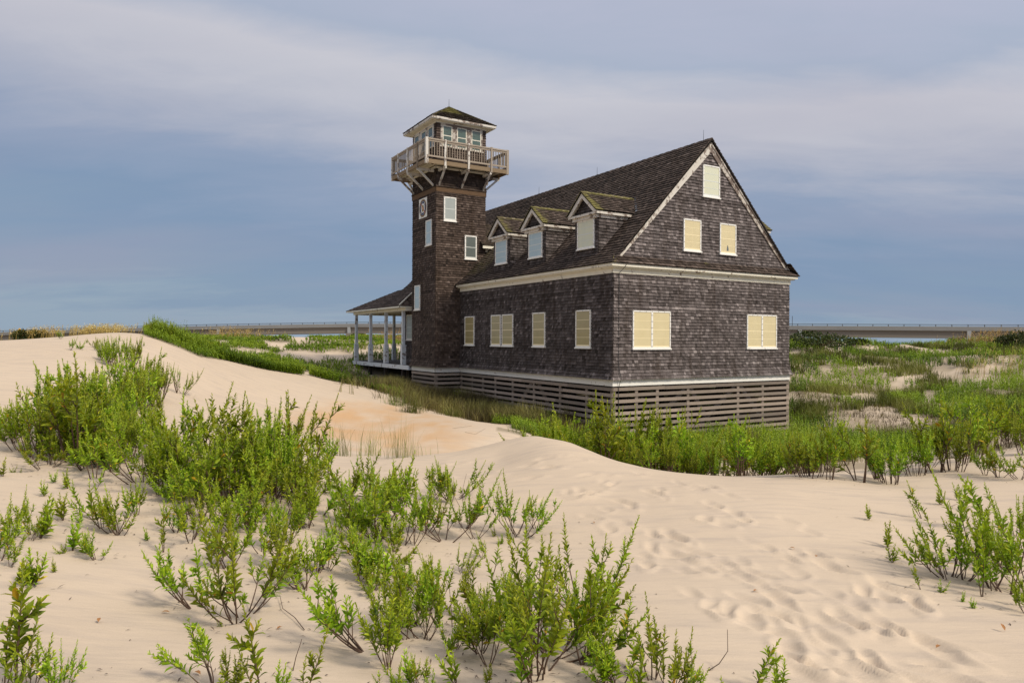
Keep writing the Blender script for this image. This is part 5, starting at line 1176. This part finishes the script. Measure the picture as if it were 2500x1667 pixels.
sweep('parapet', M_CONC, [(0,-.55),(.0,-1.42),(-.35,-1.42),(-.35,-.55)], bridge); sweep('deck', M_CONC, [(.12,-1.423),(.12,-1.62),(-12,-1.62),(-12,-1.423)], bridge); sweep('parapet', M_CONC, [(-11.6,-.55),(-11.6,-1.42),(-12,-1.42),(-12,-.55)], bridge)
for o_ in (-.7,-3.4,-6,-8.7,-11.2): sweep('girder', M_CONC2, [(o_+.25,-1.623),(o_+.25,-3.45),(o_-.25,-3.45),(o_-.25,-1.623)], bridge)
rl = MB(); rail = sweep('railing', M_METAL, [(-.1,.0),(-.1,-.12),(-.2,-.12),(-.2,.0)], bridge); sweep('rail_bar', M_METAL, [(-.12,-.26),(-.12,-.32),(-.18,-.32),(-.18,-.26)], rail)
seg = [np.linalg.norm((BR[i+1]-BR[i])[:2]) for i in range(len(BR)-1)]; tot = sum(seg); pst = None; s = 0; npost = 0
while s < 440 and npost < 100:
    t = s; i = 0
    while t > seg[i]: t -= seg[i]; i += 1
    p = BR[i]+(BR[i+1]-BR[i])*t/seg[i]
    if abs(p[0]/p[1]) < .76:
        if pst is None:
            m = MB(); m.bx(-.08,.08,-.06,.06,-.55,0); pst = m.build('rail_post', M_METAL, rail); o = pst
        else: o = pst.copy(); C.objects.link(o)
        o.location = (p[0], p[1]+.15, p[2]); npost += 1
    s += 3.62
for (px, sh) in ((2366,True),(1953,False),(1540,False),(1200,False),(852,False),(533,False),(150,False)):
    a = float(ray(px, 800)[0]); k = [i for i in range(len(BR)-1) if (BR[i][0]/BR[i][1]-a)*(BR[i+1][0]/BR[i+1][1]-a) <= 0][0]
    p, q = BR[k], BR[k+1]; t = (a*p[1]-p[0])/((q[0]-p[0])-a*(q[1]-p[1])); P = p+(q-p)*t; d = (q-p)[:2]/np.linalg.norm((q-p)[:2]); n2 = np.array((d[1],-d[0])); n2 = -n2 if n2[1] > 0 else n2
    D3 = np.array((d[0],d[1],0)); N3 = np.array((n2[0],n2[1],0))
    m = MB(); m.box(P-D3*.45+N3*-.4+Zv*-3.44, D3*.9, N3*.55, Zv*1.815); m.build('girder_joint', M_PIER, bridge)
    m = MB(); m.box(P-D3*1.0+N3*-12+Zv*-4.9, D3*2, N3*12.2, Zv*1.44); 
    for o_ in (-1.5,-6,-10.5): m.box(P-D3*.75+N3*o_+Zv*-14, D3*1.5, N3*1.5, Zv*9.1)
    m.build('pier', M_PIER if sh else M_CONC2, bridge)
P = BR[2]; m = MB(); m.tube([(P[0],P[1],P[2]-.55),(P[0],P[1],P[2]+2.0)], .07, 6); m.build('pole', M_METAL, bridge)
# yellow warning sign on the far end of the bridge
a = float(ray(48, 805)[0]); Y = 234.0; X = a*Y
zs = ZC-(805-HOR+(-6.1))/F*Y if False else ZC+float(ray(48, 805)[1])*Y
sign = empty('road_sign', (X, Y, zs), 0, 'yellow diamond warning sign with dark arrow above the far left bridge rail', 'sign')
m = MB(); s_ = .62
lo = [np.array(p) for p in ((0,0,s_),(s_,0,0),(0,0,-s_),(-s_,0,0))]; m.face(lo); hi = [p+np.array((0,.03,0)) for p in lo]; m.face(hi[::-1])
for i in range(4): m.face([lo[i], lo[(i+1)%4], hi[(i+1)%4], hi[i]])
m.build('board', m_flat('sign_yellow', (.80,.42,.03), .5), sign)
m = MB(); m.bx(-.02,.1,-.01,-.003,-.3,.04); m.bx(-.2,.1,-.01,-.003,.041,.15); m.face([(-.2,-.006,-.04),(-.2,-.006,.24),(-.36,-.006,.1)]); m.build('arrow', M_SCREW, sign)
m = MB(); m.tube([(0,.06,-2.6),(0,.06,.3)], .045, 6); m.build('post', M_METAL, sign)

# ================================================================== LIGHT, SKY, CAMERA
SUN_EL, SUN_AZ = math.radians(42), math.radians(128)          # azimuth clockwise from +Y (ahead); the sun is behind the camera to the right
sd = Vector((math.sin(SUN_AZ)*math.cos(SUN_EL), math.cos(SUN_AZ)*math.cos(SUN_EL), math.sin(SUN_EL)))
L = bpy.data.lights.new('sun', 'SUN'); L.energy = 3.1; L.angle = math.radians(10); L.color = (1, .91, .76)
lo = bpy.data.objects.new('sun', L); C.objects.link(lo); lo.rotation_euler = (-sd).to_track_quat('-Z', 'Y').to_euler(); lo.location = (30,-30,40)
wd = bpy.data.worlds.new('World'); bpy.context.scene.world = wd; wd.use_nodes = True; nt = wd.node_tree; nt.nodes.clear(); n = N(nt)
sky = n('TexSky', sky_type='NISHITA'); sky.sun_disc = False; sky.sun_elevation = SUN_EL; sky.sun_rotation = SUN_AZ; sky.air_density = 1.2; sky.dust_density = 2
tc = n('TexCoord'); sx = n('SeparateXYZ'); n.l(tc.outputs['Generated'], sx.inputs[0])
def M(op, a, b=None, c=None, cl=False):
    m = n('Math', operation=op, use_clamp=cl)
    for i, v in enumerate((a, b, c)):
        if v is None: continue
        if isinstance(v, (int, float)): m.inputs[i].default_value = v
        else: n.l(v, m.inputs[i])
    return m.outputs[0]
X_, Y_, Z_ = sx.outputs
zc = M('MAXIMUM', Z_, 0.0); den = M('ADD', zc, .16)
cx_, cy_ = M('DIVIDE', X_, den), M('DIVIDE', Y_, den)
cb = n('CombineXYZ'); n.l(cx_, cb.inputs[0]); n.l(cy_, cb.inputs[1])
def cn(scale, sc, detail=5, off=(0,0,0), rough=.5, rot=0, dist=0):
    mp = n('Mapping'); mp.inputs['Scale'].default_value = sc; mp.inputs['Location'].default_value = off; mp.inputs['Rotation'].default_value = (0,0,rot); n.l(cb.outputs[0], mp.inputs[0])
    t = n('TexNoise', i_Scale=scale, i_Detail=detail, i_Roughness=rough, i_Distortion=dist); n.l(mp.outputs[0], t.inputs[0]); return t.outputs['Fac']
n1 = cn(.55, (.42,1,1), 4, (3.2,1.3,0), .5, .05); n2 = cn(1.5, (.4,1,1), 6, (7.7,4.1,0), .55, .02, .4); n3 = cn(4.5, (.5,1,1), 5, (1.2,9,0), .6, .1, .5)
e = M('ADD', zc, M('MULTIPLY', X_, .085)); e = M('ADD', e, M('MULTIPLY', M('SUBTRACT', n1, .5), .22)); e = M('ADD', e, M('MULTIPLY', M('SUBTRACT', n2, .5), .15)); e = M('ADD', e, M('MULTIPLY', M('SUBTRACT', n3, .5), .085))
col = ramp(n, e, [(0,(.28,.38,.485)),(.045,(.215,.32,.455)),(.13,(.19,.295,.455)),(.20,(.265,.345,.495)),(.25,(.42,.455,.56)),(.30,(.55,.56,.63)),(.345,(.60,.60,.66)),(.40,(.40,.465,.595)),(.47,(.475,.505,.64)),(.60,(.52,.54,.62)),(1,(.8,.82,.88))])
mv = n('MapRange'); mv.inputs['From Min'].default_value = .45; mv.inputs['From Max'].default_value = .75; mv.inputs['To Max'].default_value = .75; n.l(cn(1.1, (.35,1,1), 4, (11,2.5,0), .5, -.15, .3), mv.inputs['Value'])
col = mix(n, mv.outputs[0], col, mix(n, .5, col, (.36,.345,.455)))
col = mix(n, .14, col, (.40,.405,.45))
hi = n('MapRange', interpolation_type='SMOOTHSTEP'); hi.inputs['From Min'].default_value = .45; hi.inputs['From Max'].default_value = .95; hi.inputs['To Min'].default_value = 1; hi.inputs['To Max'].default_value = 1.3; n.l(Z_, hi.inputs['Value'])
dt = n('VectorMath', operation='DOT_PRODUCT'); n.l(tc.outputs['Generated'], dt.inputs[0]); dt.inputs[1].default_value = sd
gl = n('MapRange', interpolation_type='SMOOTHSTEP'); gl.inputs['From Min'].default_value = .1; gl.inputs['From Max'].default_value = 1; gl.inputs['To Min'].default_value = 1; gl.inputs['To Max'].default_value = 1.4; n.l(dt.outputs['Value'], gl.inputs['Value'])
stn = M('MULTIPLY', hi.outputs[0], gl.outputs[0])
b1 = n('Background'); n.l(sky.outputs[0], b1.inputs[0]); b1.inputs[1].default_value = .05
b2 = n('Background'); n.l(col, b2.inputs[0]); n.l(M('MULTIPLY', stn, .96), b2.inputs[1])
ms = n('MixShader', i_Fac=.93); n.l(b1.outputs[0], ms.inputs[1]); n.l(b2.outputs[0], ms.inputs[2]); o = n('OutputWorld'); n.l(ms.outputs[0], o.inputs[0])

cam = bpy.data.cameras.new('camera'); cam.sensor_width = 36; cam.lens = F/2500*36; cam.clip_start = .1; cam.clip_end = 30000
cam.shift_y = (HOR-CY)/2500
co = bpy.data.objects.new('camera', cam); C.objects.link(co); co.location = (0,0,ZC); co.rotation_mode = 'QUATERNION'
from mathutils import Quaternion
co.rotation_quaternion = Quaternion((1,0,0), math.pi/2)@Quaternion((0,0,1), ROLL)
bpy.context.scene.camera = co
sc = bpy.context.scene; sc.view_settings.view_transform = 'Standard'; sc.view_settings.look = 'None'; sc.view_settings.exposure = 0.14; sc.view_settings.gamma = 1
sc.cycles.max_bounces = 6; sc.cycles.transparent_max_bounces = 4; sc.cycles.use_denoising = True; sc.render.film_transparent = False
